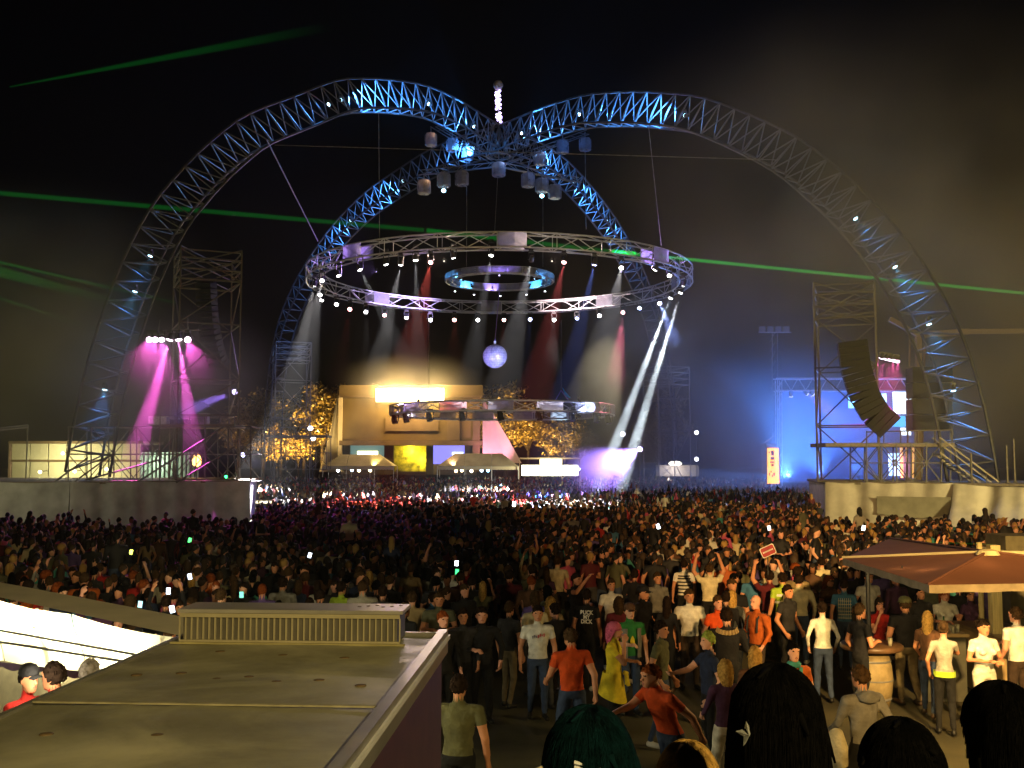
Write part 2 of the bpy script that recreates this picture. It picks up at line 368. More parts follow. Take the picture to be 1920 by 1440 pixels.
# mirror ball
bc = at(928, 668, 98)
ball = empty('mirror_ball', bc-Vector((0,0,1.17)), 'violet mirror ball hanging below the rings on a thin cable', 'mirror ball')
def ball_mat():
    m = mat('mirror_tile', (.6,.55,.95), .2, .35, .4, 3); return m
core = MB().lathe([(1.1*math.sin(math.pi*i/12), -1.1*math.cos(math.pi*i/12)) for i in range(13)], bc, mat('ball_core', (.08,.06,.2), .6), 24).build('core', ball)
tiles = 0
for i in range(1, 15):
    th = math.pi*i/15; n = max(6, int(30*math.sin(th)))
    b = MB()
    for k in range(n):
        a0 = 2*math.pi*k/n; s = .47*math.pi/15*1.15; da = .46*2*math.pi/n
        v = [bc+Vector((math.sin(th+dt)*math.cos(a0+dd), math.sin(th+dt)*math.sin(a0+dd), math.cos(th+dt)))*1.15 for dt, dd in ((-s*.85,-da),(-s*.85,da),(s*.85,da),(s*.85,-da))]
        b.add(v, [(0,1,2,3)], ball_mat())
    b.build('mirror_band', ball)
MB().bar(bc+Vector((0,0,1.08)), bc+Vector((0,0,1.45)), .12, ALU, 8).build('hook', ball)
rod('cable', ball, bc+Vector((0,0,1.4)), RC+Vector((0,0,-.5)), .03, mat('violet_rope', (.25,.18,.6), .8))
for i, (dx, cl, pw) in enumerate(((-3.2,(.45,.35,1),2500),(3.0,(.4,.45,1),2500),(.6,(.3,.5,1),1800))):
    p = R3+Vector((dx*2.2, -9.5 if i < 2 else -9.9, .5))
    fixture('spotlight', p, bc, cl, pw*3, 14, 'violet pin spot aimed at the mirror ball, %s from the left' % ORD[(0,2,1)[i]], 'stage light', 'pin spots on the lower ring', 2, .6, True, .4)

# covered lamps under the crown
DOME = mat('clear_rain_dome', (.4,.4,.48), .2, 0, .2, 3, 0, .5); see_through(DOME, .5)
hub = empty('lighting_cross', CEN-Vector((0,0,4.0)), 'cross of lighting beams hung below the crown carrying covered lamps', 'lighting beam')
for px, py in ((790,338),(1085,352),(812,248),(1100,262)):
    e = at(px, py-14, 92 if py > 300 else 104); c0 = CEN-Vector((0,0,3.6))
    for o in (Vector((0,0,.25)), Vector((.25,0,-.2)), Vector((-.25,0,-.2))): rod('chord', hub, c0+o, e+o, .05, STEEL)
    for k in range(10):
        a = c0.lerp(e, k/10); bb = c0.lerp(e, (k+1)/10); rod('brace', hub, a+Vector((0,0,.25)), bb+Vector((.25*(1 if k%2 else -1),0,-.2)), .03, STEEL)
for i, (px, py, lit) in enumerate(((808,262,0),(848,272,0),(877,288,0),(935,318,0),(795,351,0),(832,338,1),(866,335,0),(990,338,0),(1016,348,1),(1040,360,0),(1012,298,0),(1055,276,0),(1097,271,0))):
    c = at(px, py, 92 if py > 300 else 102); s = .62
    r = empty('covered_lamp', c+Vector((0,0,.9)), 'lamp under a clear square rain cover, %s of thirteen hung below the crown' % ORD[i], 'stage light', 'covered lamps below the crown')
    MB().lathe([(s*.9,-.62),(s,-.5),(s,.45),(s*.9,.6),(s*.3,.68)], c, DOME, 8).build('rain_cover', r)
    boxo('lamp_body', r, (c.x-.2, c.y-.2, c.z-.45), (c.x+.2, c.y+.2, c.z+.35), DARK); rod('hanger', r, c+Vector((0,0,.6)), c+Vector((0,0,1.3)), .05, STEEL)
    if lit:
        p = c-Vector((0,0,.95)); MB().lathe([(0,-.2),(.17,-.1),(.2,0),(.17,.1),(0,.2)], p, emit('cyan_lens', (.35,.8,1.), 9), 12).build('lens', r); spot(r, p-Vector((0,0,.2)), p+Vector((0,0,-9)), 9000, (.2,.6,1), 9)
    elif i in (0, 4, 3, 10): point(r, c+Vector((.3,-.3,.45)), 9, (1,.5,.2) if i in (0,4) else (.4,.6,1), .05)

# blue lamps along the arches
def blue_on(key, i0, i1, power, cone, idx, lens=8):
    top, l1, l2 = HALF[key]; n = len(top)-1
    c = lambda i: (top[i]*.4+(l1[i]+l2[i])*.3)
    p = c(i0); q = c(i1); d = (q-p).normalized()
    fixture('arch_spotlight', p, q, BLUE, power, cone, 'blue spotlight fixed inside the %s leg of the dome, %s counting from the crown' % ({'FL':'front left','FR':'front right','BL':'back left','BR':'back right'}[key], ORD[idx]), 'stage light', 'blue spotlights in the arches', lens, .8, True, .45, .2, .6, (.25,.75,1))
for key, lst in {'FL': ((2,4,7000,100),(6,10,7500,58),(13,9,14000,58),(14,16,2200,80),(29,31,900,60),(31,33,900,60),(36,38,700,60)),
                 'FR': ((2,4,7000,100),(7,11,8000,58),(15,11,12000,58),(27,29,500,60),(30,32,1200,60),(33,35,1200,60),(36,38,900,60)),
                 'BL': ((2,5,8000,80),(9,13,14000,55),(15,18,6000,60)),
                 'BR': ((4,7,5000,80),(9,13,11000,55),(14,16,4500,60))}.items():
    for j, (a, b2, pw, cn) in enumerate(lst): blue_on(key, a, b2, pw*1.5, cn, j)
# ------------------------------------------------------------------ platforms with draped cloth
TARPG = mat('grey_tarpaulin', (.4,.4,.42), .75, 0, .25, 1.0, .4)
TARPC = mat('cream_tarpaulin', (.5,.47,.4), .75, 0, .22, 1.0, .4)
def drape(name, root, a, b, z0, z1, m, n=60, fold=.07, flare=.3, ztop=None):
    a = Vector((a[0], a[1], 0)); b = Vector((b[0], b[1], 0)); d = (b-a).normalized(); nn = Vector((d.y, -d.x, 0))
    if nn.y > 0: nn = -nn
    def fn(u, v):
        x = u*(b-a).length; f = fold*(1-.35*v)*(math.sin(x*2.3+.8*math.sin(x*.7))+.5*math.sin(x*5.1+1.3)+.8*mnoise.noise((x*.6, v*2, 3.1)))
        zt = z1 if ztop is None else z1+(ztop-z1)*u
        sag = .18*math.sin(u*math.pi*3)**2*v
        return a.lerp(b, u)+nn*(f+flare*(1-v)**1.5+.1)+Vector((0, 0, z0+(zt-z0)*v-sag*.4))
    return MB().grid(fn, n*2, 14, m).build(name, root, True)
PL = [Vector(p) for p in ((-17.3,68.5,0), (-27,63.5,0), (-40,61,0), (-40,80,0), (-19.5,80,0))]
pl = empty('left_platform', (PL[1].x, PL[1].y, 0), 'low platform draped in grey sheeting under the left scaffold tower', 'platform')
MB().add([Vector((p.x,p.y,2.85)) for p in PL]+[Vector((p.x,p.y,2.7)) for p in PL], [(4,3,2,1,0),(5,6,7,8,9)]+[(i,(i+1)%5,5+(i+1)%5,5+i) for i in range(5)], mat('platform_boards', (.2,.17,.13), .8)).build('deck', pl)
drape('sheeting', pl, PL[1], PL[0], .02, 2.84, TARPG, 50, .12); drape('sheeting', pl, PL[2], PL[1], .02, 2.84, TARPG, 30, ztop=2.84); drape('sheeting', pl, PL[0], PL[4], .02, 2.84, TARPG, 24, .05, .15)
# sloping tarpaulin apron on the left
PR = [Vector(p) for p in ((19,63,0), (25.3,59.5,0), (34,53,0), (39,66,0), (21,74,0))]
pr = empty('right_platform', (PR[1].x, PR[1].y, 0), 'low platform draped in cream sheeting under the right scaffold tower', 'platform')
MB().add([Vector((p.x,p.y,2.85)) for p in PR]+[Vector((p.x,p.y,2.7)) for p in PR], [(0,1,2,3,4),(9,8,7,6,5)]+[(i,(i+1)%5,5+(i+1)%5,5+i) for i in range(5)], mat('platform_boards', (.2,.17,.13), .8)).build('deck', pr)
drape('sheeting', pr, PR[0], PR[1], .02, 2.84, TARPC, 50, .12); drape('sheeting', pr, PR[1], PR[2], .02, 2.84, TARPC, 60, .2, 2.2, 2.3); drape('sheeting', pr, PR[4], PR[0], .02, 2.84, TARPC, 24, .05, .1)
d1 = (PR[1]-PR[0]).normalized(); n1 = Vector((d1.y,-d1.x,0)); n1 = n1 if n1.y < 0 else -n1
a0 = PR[0].lerp(PR[1], .42)+n1*.55; b0 = PR[0].lerp(PR[1], .98)+n1*.55
MB().grid(lambda u, v: a0.lerp(b0, u)+Vector((0,0,2.05-.22*math.sin(u*math.pi)*(1-v)-.0-1.0*(1-v))) - n1*.12*math.sin(v*math.pi), 24, 6, mat('olive_banner_cloth', (.26,.25,.19), .8, 0, .15, 2)).build('banner', pr, True)

# ------------------------------------------------------------------ scaffold towers
def tower(root, c, wx, wy, z0, z1, lev, yaw=0., r=.06, m=DSTEEL, diag=True, crown=0., rails=True):
    Mx = Matrix.Rotation(yaw, 3, 'Z'); c = Vector((c[0], c[1], 0))
    P = lambda i, z: c+Mx @ Vector(((-.5, .5, .5, -.5)[i]*wx, (-.5, -.5, .5, .5)[i]*wy, 0))+Vector((0, 0, z))
    zs = [z0+(z1-z0)*k/lev for k in range(lev+1)] if not isinstance(lev, (list, tuple)) else list(lev)
    for i in range(4): rod('upright', root, P(i, z0), P(i, z1), r, m)
    for k, z in enumerate(zs):
        for i in range(4):
            rod('ledger', root, P(i, z), P((i+1)%4, z), r*.8, m)
            if diag and k < len(zs)-1:
                a, b2 = (i, (i+1)%4) if (k+i) % 2 else ((i+1)%4, i); rod('brace', root, P(a, z), P(b2, zs[k+1]), r*.7, m)
    if crown:
        zc = z1-crown
        for k in range(3):
            zz = zc+crown*k/3
            for i in range(4): rod('ledger', root, P(i, zz), P((i+1)%4, zz), r*.9, m); rod('brace', root, P(i, zz), P((i+2)%4, min(z1, zz+crown/3)), r*.7, m)
    return P
def line_array(root, top, n, step, curve, yaw, name='speaker_box', tilt0=R(4), w=1.25, h=.42, d=.75):
    m = mat('black_speaker_cloth', (.018,.018,.02), .8, 0, .3, 20); p = Vector(top); a = tilt0
    for k in range(n):
        a2 = a+curve*(k/n)**1.6*n*.5/n
        Mk = Matrix.Translation(p) @ Matrix.Rotation(yaw, 4, 'Z') @ Matrix.Rotation(-a, 4, 'X')
        b = MB(); b.add([Mk @ Vector(q) for q in ((-w/2,-d/2,-h+.02),(w/2,-d/2,-h+.02),(w/2,d/2,-h+.07),(-w/2,d/2,-h+.07),(-w/2,-d/2,-.0),(w/2,-d/2,-.0),(w/2,d/2,-.05),(-w/2,d/2,-.05))], [(0,3,2,1),(4,5,6,7),(0,1,5,4),(1,2,6,5),(2,3,7,6),(3,0,4,7)], m)
        b.build(name, root)
        p = p+(Mk.to_3x3() @ Vector((0, 0, -h))); a += curve*(.25+1.5*(k/n)**1.5)
    return p
# left front tower
LT = gr(370, 905, 2.85); LT = Vector((at(372, 700, 70).x, 71.5, 0))
lt = empty('scaffold_tower', (LT.x, LT.y, 2.86), 'tall scaffold tower with open lattice top on the left platform', 'scaffold tower')
tower(lt, LT, 4.0, 4.2, 2.86, at(372, 462, 69).z, [2.86, 7.2, 9.6, 13.4, 16.4, at(372,462,69).z-.2], R(24), .065, mat('dull_scaffold_tube', (.13,.115,.085), .5), True, 2.2)
la = empty('line_array', at(386, 500, 71.0), 'dark hanging loudspeaker column inside the left tower, tinged green', 'loudspeaker')
line_array(la, at(386, 520, 71.0), 16, .4, R(3.2), R(160), h=.40)
# lower scaffold base around it
def scaffold(root, x0, x1, y0, y1, Y, nx, dz, r=.05, m=DSTEEL, depth=3.0):
    xs = [x0+(x1-x0)*k/nx for k in range(nx+1)]; ny = max(1, round(abs(y1-y0)*Y/F/dz)); ys = [y0+(y1-y0)*k/ny for k in range(ny+1)]
    for i, x in enumerate(xs):
        for dd in (0, depth): rod('upright', root, at(x, y0, Y)+Vector((0,dd,0)), at(x, y1, Y)+Vector((0,dd,0)), r, m)
        for y in ys: rod('transom', root, at(x, y, Y), at(x, y, Y)+Vector((0,depth,0)), r*.8, m)
    for y in ys:
        for dd in (0, depth): rod('ledger', root, at(x0, y, Y)+Vector((0,dd,0)), at(x1, y, Y)+Vector((0,dd,0)), r*.8, m)
    for i in range(nx):
        for j in range(ny):
            a, b2 = (xs[i], xs[i+1]) if (i+j) % 2 else (xs[i+1], xs[i])
            rod('brace', root, at(a, ys[j], Y), at(b2, ys[j+1], Y), r*.7, m); rod('brace', root, at(b2, ys[j], Y)+Vector((0,depth,0)), at(a, ys[j+1], Y)+Vector((0,depth,0)), r*.7, m)
sb = empty('scaffold', at(290, 905, 67.5), 'low scaffold frame of crossing tubes at the foot of the left tower', 'scaffold')
scaffold(sb, 128, 470, 800, 903, 68.5, 8, 1.9)
for a, b2 in (((40,948),(165,858)),((82,945),(210,852)),((160,900),(300,862)),((248,910),(420,800)),((330,905),(440,838))): rod('stay', sb, at(a[0], a[1], 66), at(b2[0], b2[1], 68.3), .06, DSTEEL)
boxo('deck', sb, at(300,800,68.5)-Vector((0,0,.06)), at(440,797,68.5)+Vector((0,3.0,.05)), mat('platform_boards', (.2,.17,.13), .8))
for x in np.linspace(300, 440, 6): rod('rail_post', sb, at(x,797,68.5), at(x,778,68.5), .035, DSTEEL)
rod('handrail', sb, at(300,780,68.5), at(440,780,68.5), .035, DSTEEL)
for i, (x0, x1, y0, y1, c) in enumerate(((278,312,782,797,(.5,.5,.55)),(318,352,786,797,(.05,.05,.06)),(372,388,776,797,(.4,.25,.5)))):
    A = at(x0, y1, 69.5)+Vector((0,0,.06)); B = at(x1, y0, 69.5)
    o = MB().box(A, B+Vector((0,.7,0)), mat('flight_case_%d' % i, c, .5)).box((A.x, A.y-.01, B.z+.003), (B.x, B.y+.71, B.z+.04), ALU).build('flight_case'); tag(o, ('pale grey flight case on the left tower deck','low black flight case on the left tower deck','narrow violet flight case on the left tower deck')[i], 'case', 'cases on the left deck')
# purple lamps on the left tower
for i, px in enumerate((280,291,303,318,335,352)):
    p = at(px, 637, 68.3-i*.1); q = (gr(130,1060), gr(230,1040), gr(330,1010), gr(215,985), gr(385,985), gr(500,1040))[i]
    fixture('purple_par_lamp', p, q, MAG, (9000,9000,7000,52000,48000,14000)[i], (26,26,26,13,12,26)[i], 'magenta stage lamp, %s from the left in the row on the left tower' % ORD[i], 'stage light', 'magenta lamps on the left tower', (5,6,7,20,20,12)[i], .95, True, .5, .22, .3, (1,.6,.95))
lb = empty('lamp_bar', at(318, 622, 68.6), 'horizontal bar carrying the magenta lamps on the left tower', 'lamp bar')
rod('tube', lb, at(272, 629, 68.6), at(372, 618, 68.6), .06, DSTEEL); rod('hanger', lb, at(296, 626, 68.6), at(300, 600, 69), .05, DSTEEL); rod('hanger', lb, at(352, 620, 68.6), at(352, 596, 69), .05, DSTEEL)
fixture('violet_beam_lamp', at(440, 735, 72), at(360, 765, 66), (.35,.2,1), 26000, 9, 'violet beam lamp on the right side of the left tower', 'stage light', None, 5, 1.2)
fixture('violet_beam_lamp', at(455, 853, 76), at(520, 892, 66), (.3,.25,1), 26000, 8, 'violet beam lamp low beside the left platform', 'stage light', None, 12, 1.)
for i, (px, py, Y) in enumerate(((44,931,65),(62,922,66),(424,894,72))):
    o = MB().lathe([(0,-.12),(.1,-.07),(.13,0),(.1,.07),(0,.12)], at(px,py,Y), emit('green_lamp', (.05,1,.25), 6), 10).bar(at(px,py,Y), at(px,py,Y)-Vector((0,0,1.0)), .03, DARK).build('green_marker_lamp'); tag(o, ('small green marker lamp at the far left foot of the left scaffold','small green marker lamp on a stay of the left scaffold','small green marker lamp on the right edge of the left platform')[i], 'marker lamp', 'green marker lamps')
# right front tower
RTc = Vector((at(1605, 800, 64).x, 65.5, 0)); STR = mat('dull_scaffold_tube', (.13,.115,.085), .5)
rt = empty('scaffold_tower', (RTc.x, RTc.y, 2.86), 'tall scaffold tower with open lattice top on the right platform', 'scaffold tower')
tower(rt, RTc, 3.6, 3.8, 2.86, at(1605, 528, 64).z, [2.86, 6.3, 9.9, 13.0, at(1605,528,64).z-.2], R(-20), .065, STR, True, 2.3)
la = empty('line_array', at(1600, 640, 62.5), 'black curved loudspeaker column hanging in the right tower', 'loudspeaker')
def curved_array(root, pts, Y, wd, yaw):
    m = mat('black_speaker_cloth', (.018,.018,.02), .8, 0, .3, 20)
    P = resample([at(x, y, Y) for x, y in pts], 15)
    for k in range(15):
        a, b2 = P[k], P[k+1]; t = (b2-a).normalized(); s = Vector((math.cos(yaw), math.sin(yaw), 0)); s = (s-t*s.dot(t)).normalized(); f = t.cross(s)
        v = [p+s*sx*wd+f*sf*.5 for p in (a.lerp(b2, .03), b2.lerp(a, .05)) for sx, sf in ((-1,-1),(1,-1),(1,1),(-1,1))]
        MB().add(v, [(0,1,2,3),(7,6,5,4),(0,4,5,1),(1,5,6,2),(2,6,7,3),(3,7,4,0)], m).build('speaker_box', root)
curved_array(la, [(1597,640),(1604,690),(1620,740),(1640,775),(1668,800)], 62.5, .85, R(-12))
sbk = empty('speaker_stack', at(1745, 815, 66), 'big square black loudspeaker stack right of the right tower', 'loudspeaker')
for k in range(4):
    a = at(1712, 806-k*30, 66); b2 = at(1786, 778-k*30, 66); MB().box(a, b2+Vector((0,1.2,0)), mat('black_speaker_cloth', (.018,.018,.02), .8, 0, .3, 20)).build('speaker_box', sbk)
for x in (1716, 1782): rod('post', sbk, at(x, 905, 66.5), at(x, 690, 66.5), .06, DSTEEL)
rb = empty('scaffold', at(1700, 905, 62), 'low scaffold frame with a railed deck on the right platform', 'scaffold')
scaffold(rb, 1625, 1765, 832, 904, 62.5, 5, 1.2)
boxo('deck', rb, at(1548,836,62.5)-Vector((0,0,.05)), at(1790,832,62.5)+Vector((0,3.2,.05)), mat('platform_boards', (.2,.17,.13), .8))
for x in np.linspace(1625, 1785, 6): rod('rail_post', rb, at(x,833,62.5), at(x,808,62.5), .04, STR)
rod('handrail', rb, at(1625,810,62.5), at(1785,806,62.5), .04, STR)
st = empty('stair', at(1830, 930, 60), 'steep steel stair with bright handrails leading down from the right deck', 'stair')
for o in (0, 1.1):
    for dz in (0, .9): rod('handrail' if dz else 'stringer', st, at(1762,836,62)+Vector((0,o,dz-.4)), at(1880,925,60.5)+Vector((0,o,dz-.4)), .05, mat('pale_stair_rail', (.45,.4,.28), .45))
for k in range(12):
    c = (at(1762,836,62)).lerp(at(1880,925,60.5), (k+.5)/12)-Vector((0,0,.4)); MB().box(c+Vector((-.14,0,-.02)), c+Vector((.14,1.1,.02)), STEEL).build('step', st)
for k in range(5):
    c = at(1762,836,62).lerp(at(1880,925,60.5), k/4); rod('baluster', st, c-Vector((0,0,.4)), c+Vector((0,0,.5)), .03, STR)
for i, (px, Y, zt) in enumerate(((1822,60.5,4.6),(1889,60,5.0),(1903,61,5.4))):
    b3 = Vector((at(px,900,Y).x, Y, 2.86)); o = MB().bar(b3, b3+Vector((0,0,zt-2.86)), .06, STR).bar(b3, b3+Vector((0,0,.05)), .16, STR, 8).build('post'); tag(o, ('steel post just left of the stair foot','short steel post right of the stair foot','thin steel post at the right edge of the right platform')[i], 'post', 'posts on the right platform')
for i, px in enumerate((1652,1660,1668,1676,1683)):
    p = at(px, 672+i*1.5, 64.5); fixture('purple_par_lamp', p, gr(1500+i*40, 985+i*6), MAG, 5000, 30, 'magenta stage lamp, %s from the left in the row on the right tower' % ORD[i], 'stage light', 'magenta lamps on the right tower', 6-i, .7, True, .45, .22, .3, (1,.5,.85))
# crane boom
cr = empty('crane', at(1690, 905, 75), 'mobile crane boom in dull orange reaching right behind the right tower', 'crane')
CRN = mat('orange_crane_paint', (.16,.10,.04), .6, 0, .3, .6)
for a, b2, r0 in (((1720,628),(1815,622),.30),((1815,622),(1990,620),.24),((1668,598),(1722,628),.22),((1722,632),(1722,905),.26)):
    d0 = at(a[0], a[1], 75); e0 = at(b2[0], b2[1], 75); rod('boom_section', cr, d0, e0, r0, CRN, 4)
for x in (1715, 1728, 1700): rod('stay', cr, at(x, 905, 75.5), at(x+6, 630, 75), .07, CRN)
# back towers
for nm, px, Y, y0, lab in (('scaffold_tower', 545, 127, 645, 'far scaffold tower behind the left side of the large ring'), ('scaffold_tower', 1250, 127, 690, 'dim far scaffold tower below the right end of the large ring')):
    c = Vector((at(px, 800, Y).x, Y, 0)); t = empty(nm, c, lab, 'scaffold tower'); z1 = at(px, y0, Y).z
    tower(t, c, 4.2, 4.2, .05, z1, 4, R(18), .06, mat('dim_scaffold_tube', (.2,.2,.2), .5) if px > 1000 else DSTEEL, True, 2.2)
bd = empty('scaffold_deck', Vector((at(560,860,125).x, 125, 0)), 'far railed scaffold deck left of the main stage', 'scaffold')
scaffold(bd, 497, 612, 818, 880, 125, 4, 2.0, .05)
boxo('deck', bd, at(495,820,125), at(614,816,125)+Vector((0,3,0)), DSTEEL)
for x in np.linspace(497, 612, 5): rod('rail_post', bd, at(x,817,125), at(x,800,125), .04, DSTEEL)
rod('handrail', bd, at(497,801,125), at(612,801,125), .04, DSTEEL)

# ------------------------------------------------------------------ main stage far behind
YS = 200
OCH = mat('ochre_stage_cloth', (.15,.105,.042), .85, 0, .15, .3); CREAM = mat('cream_sail_cloth', (.7,.6,.4), .8, 0, .1, .3); PINKC = mat('pale_sail_cloth', (.6,.45,.42), .8, 0, .1, .3)
BRN = mat('brown_stage_panel', (.16,.11,.06), .8, 0, .2, .4)
ms = empty('main_stage', Vector((at(765,880,YS).x, YS, 0)), 'far main stage with ochre screen wall and blazing lamps on its roof', 'stage')
def pbox(root, name, x0, y0, x1, y1, Y, dep, m):
    A = at(x0, y1, Y); B = at(x1, y0, Y); return MB().box(A, B+Vector((0, dep, 0)), m).build(name, root)
pbox(ms, 'screen_wall', 640, 742, 893, 826, YS, 3, OCH); pbox(ms, 'roof_band', 636, 722, 905, 741.6, YS-.6, 4, OCH)
pbox(ms, 'roof_trim', 636, 741.8, 905, 745, YS-.9, .6, BRN)
pbox(ms, 'dark_panel', 722, 782, 822, 808, YS-.35, .3, BRN); pbox(ms, 'pillar', 838, 760, 862, 826, YS-.4, .3, BRN)
pbox(ms, 'fascia', 636, 826.3, 905, 835, YS-.7, 3.6, BRN)
pbox(ms, 'post', 633, 742, 642, 885, YS-.5, .8, CREAM); pbox(ms, 'post', 886, 742, 900, 885, YS-.5, .8, BRN)
pbox(ms, 'back_wall', 640, 835.5, 893, 890, YS+2.4, .4, BRN)
for x0, x1 in ((720,738),(799,812),(642,656),(872,886)): pbox(ms, 'post', x0, 835.2, x1, 890, YS+.3, 1.2, mat('dark_stage_post', (.05,.045,.03), .7))
pbox(ms, 'video_screen', 657, 832, 720, 862, YS+.9, .3, emit('teal_screen', (.12,.22,.2), .9)); pbox(ms, 'video_screen', 812, 834, 871, 870, YS+.9, .3, emit('violet_screen', (.28,.26,.95), 1.2))
pbox(ms, 'lit_backdrop', 739, 836, 799, 884, YS+2.1, .2, mat('yellow_backdrop', (.55,.45,.06), .8, 0, .7, 1.2))
for i, (x0, y0, x1, y1) in enumerate(((670,846,708,853),(848,848,868,856))): pbox(ms, 'lamp_panel', x0, y0, x1, y1, YS+.6, .2, emit('warm_panel', (1,.85,.45), 8) if i == 0 else emit('cool_panel', (.6,.8,1), 6))
MB().grid(lambda u, v: at(633-(633-598)*(1-v)**1.3*(1-u)+0*u, 885-v*155, YS-1+2*math.sin(u*3.1)), 10, 14, CREAM).build('sail_wing', ms, True)
MB().grid(lambda u, v: at(905+(978-905)*u*(1-v)**.9, 868-v*(120-0), YS-1+1.5*math.sin(u*3.1)), 10, 14, PINKC).build('sail_wing', ms, True)
for i, x in enumerate(np.linspace(712, 825, 9)):
    p = at(x, 738, YS-2.2); r = MB().lathe([(.72,.06),(.3,.12)], p, emit('blinder_lens', (1.,.78,.32), 26), 14, Matrix.Rotation(R(90), 4, 'X')).build('blinder_lamp', ms)
    pbox(ms, 'blinder_glare_panel', x-7.02, 728, x+7.02, 753, YS-1.9, .8, emit('blinder_panel', (1.,.75,.3), 22))  # glare of the lamps put into a glowing panel behind the lenses
    if i % 2 == 0: point(ms, p+Vector((0,-2.5,.3)), 3000, (1,.62,.2), .6)
for p, q, pw, cl in ((at(615,872,YS-8), at(622,780,YS), 5000, (1,.72,.3)), (at(935,880,YS-7), at(925,830,YS), 9000, (1,.4,.6)), (at(700,872,YS-14), at(740,790,YS), 6500, (1,.75,.25)), (at(850,872,YS-14), at(830,790,YS), 4500, (1,.6,.35))): spot(ms, p, q, pw, cl, 70, .8, .4)
point(ms, at(770,845,YS+1.2), 600, (1,.85,.12), .3); point(ms, at(790,862,YS+1.2), 400, (1,.9,.12), .3)
# marquees in front
def marquee(x0, x1, yr, ye, yb, Y, label, gable=None, name='marquee', roofm=None):
    r = empty(name, Vector((at((x0+x1)/2, ye, Y).x, Y, 0)), label, 'marquee', 'marquees in front of the main stage')
    rm = roofm or mat('marquee_canvas', (.33,.29,.2), .8, 0, .15, .6); A = at(x0, ye, Y); B = at(x1, ye, Y); zr = at(x0, yr, Y).z; ze = A.z; dep = 6
    g0 = (gable or .22)*(B.x-A.x); n = max(1, round((B.x-A.x)/5))
    xs = [A.x+(B.x-A.x)*k/n for k in range(n+1)]
    for k in range(n):
        x0_, x1_ = xs[k]+.03, xs[k+1]-.03
        i0 = g0 if k == 0 else 0; i1 = g0 if k == n-1 else 0
        MB().add([(x0_,Y,ze),(x1_,Y,ze),(x1_-i1,Y+dep/2,zr),(x0_+i0,Y+dep/2,zr),(x1_,Y+dep,ze),(x0_,Y+dep,ze)]+[(x0_,Y,ze-.06),(x1_,Y,ze-.06)], [(0,1,2,3),(3,2,4,5),(6,7,1,0)]+([(0,3,5)] if k == 0 else [])+([(1,4,2)] if k == n-1 else []), rm).build('roof_panel', r)
        MB().grid(lambda u, v: (x0_+(x1_-x0_)*u, Y-.04, ze-.06-.55*(1-v)-.06*abs(math.sin(u*math.pi*8))*(1-v)), 24, 2, CREAM).build('valance', r)
    for x in xs:
        for yy in (Y, Y+dep): rod('pole', r, (x, yy, .02), (x, yy, ze), .06, ALU)
    return r
marquee(605, 738, 852, 874, 890, 186, 'ochre-lit marquee with sloping roof left of the main stage opening'); marquee(820, 972, 850, 874, 890, 186, 'ochre-lit marquee with sloping roof right of the main stage opening', .2)
for i, (px, py, c) in enumerate(((634,882,(.9,1,1)),(660,881,(.6,.8,1)),(673,882,(1,.85,.5)),(694,882,(1,.85,.5)),(866,882,(1,.8,.4)),(884,883,(1,.85,.6)),(903,882,(.5,.8,1)),(855,883,(1,.7,.3)),(915,882,(.3,.7,1)))):
    p = at(px, py, 187.5); o = MB().lathe([(0,-.32),(.22,-.2),(.3,0),(.22,.2),(0,.32)], p, emit('bulb_%.1f%.1f' % c[1:], c, 12), 10).bar(p, p+Vector((0,0,.5)), .04, DARK).build('hanging_bulb'); tag(o, 'hanging bulb, %s from the left of those under the marquee roofs' % ORD[(0,1,2,3,5,6,7,4,8)[i]], 'bulb', 'bulbs under the marquees')
# bright stall row right of the stage
stl = empty('market_stall', Vector((at(1030,885,186).x, 186, 0)), 'row of white stall fronts made to glow as if lit right of the main stage', 'stall')
for x0, y0, x1, y1, s in ((978,872,1011,892,4),(1013,861,1053,892,9),(1055,872,1086,892,4)): pbox(stl, 'glowing_front', x0, y0, x1, y1, 186, .3, emit('stall_front_%d' % s, (1,.97,.72), s))  # fronts glow by themselves, the stall light is put into them
pbox(stl, 'roof', 974, 858, 1090, 861, 185, 4, BRN); point(stl, at(1033,868,182), 5000, (1,.95,.6), .6)
for x in (974, 1012, 1054, 1088): rod('post', stl, Vector((at(x,880,185.6).x,185.6,.02)), at(x,861,185.6), .08, BRN)
o2 = empty('lit_kiosk', Vector((at(1266,880,165).x,165,0)), 'far kiosk with an oval white lamp right of the smoke', 'kiosk'); pbox(o2, 'wall', 1235, 872, 1310, 893, 165, 3, mat('dim_kiosk_wall', (.3,.27,.25), .8)); MB().lathe([(0,-.4),(.8,-.25),(1.1,0),(.8,.25),(0,.4)], at(1266,869,164.5), emit('oval_lamp', (1,.92,.8), 10), 16).build('lamp', o2); point(o2, at(1266,869,163), 1500, (1,.9,.8), .5)
for i, (px, py, Y) in enumerate(((1168,814,130),(1306,811,140),(1306,861,140),(582,803,126),(587,822,126))):
    p = at(px, py, Y); r = empty('lamp_post', Vector((p.x, p.y, 0)), ('white lamp on a post beside the violet smoke','white lamp high on a post in the blue haze','white lamp low on a post in the blue haze','white lamp on the far left scaffold deck','dim lamp below another on the far left scaffold deck')[i], 'lamp', 'small lamps far behind'); rod('post', r, (p.x, p.y, .02), p-Vector((0,0,.25)), .05, DARK)
    if i in (1,): r['label'] = 'white lamp high on a post in the blue haze'
    MB().lathe([(0,-.3),(.22,-.2),(.32,0),(.22,.2),(0,.3)], p, emit('white_bulb', (.85,.85,1), 9), 12).build('bulb', r)
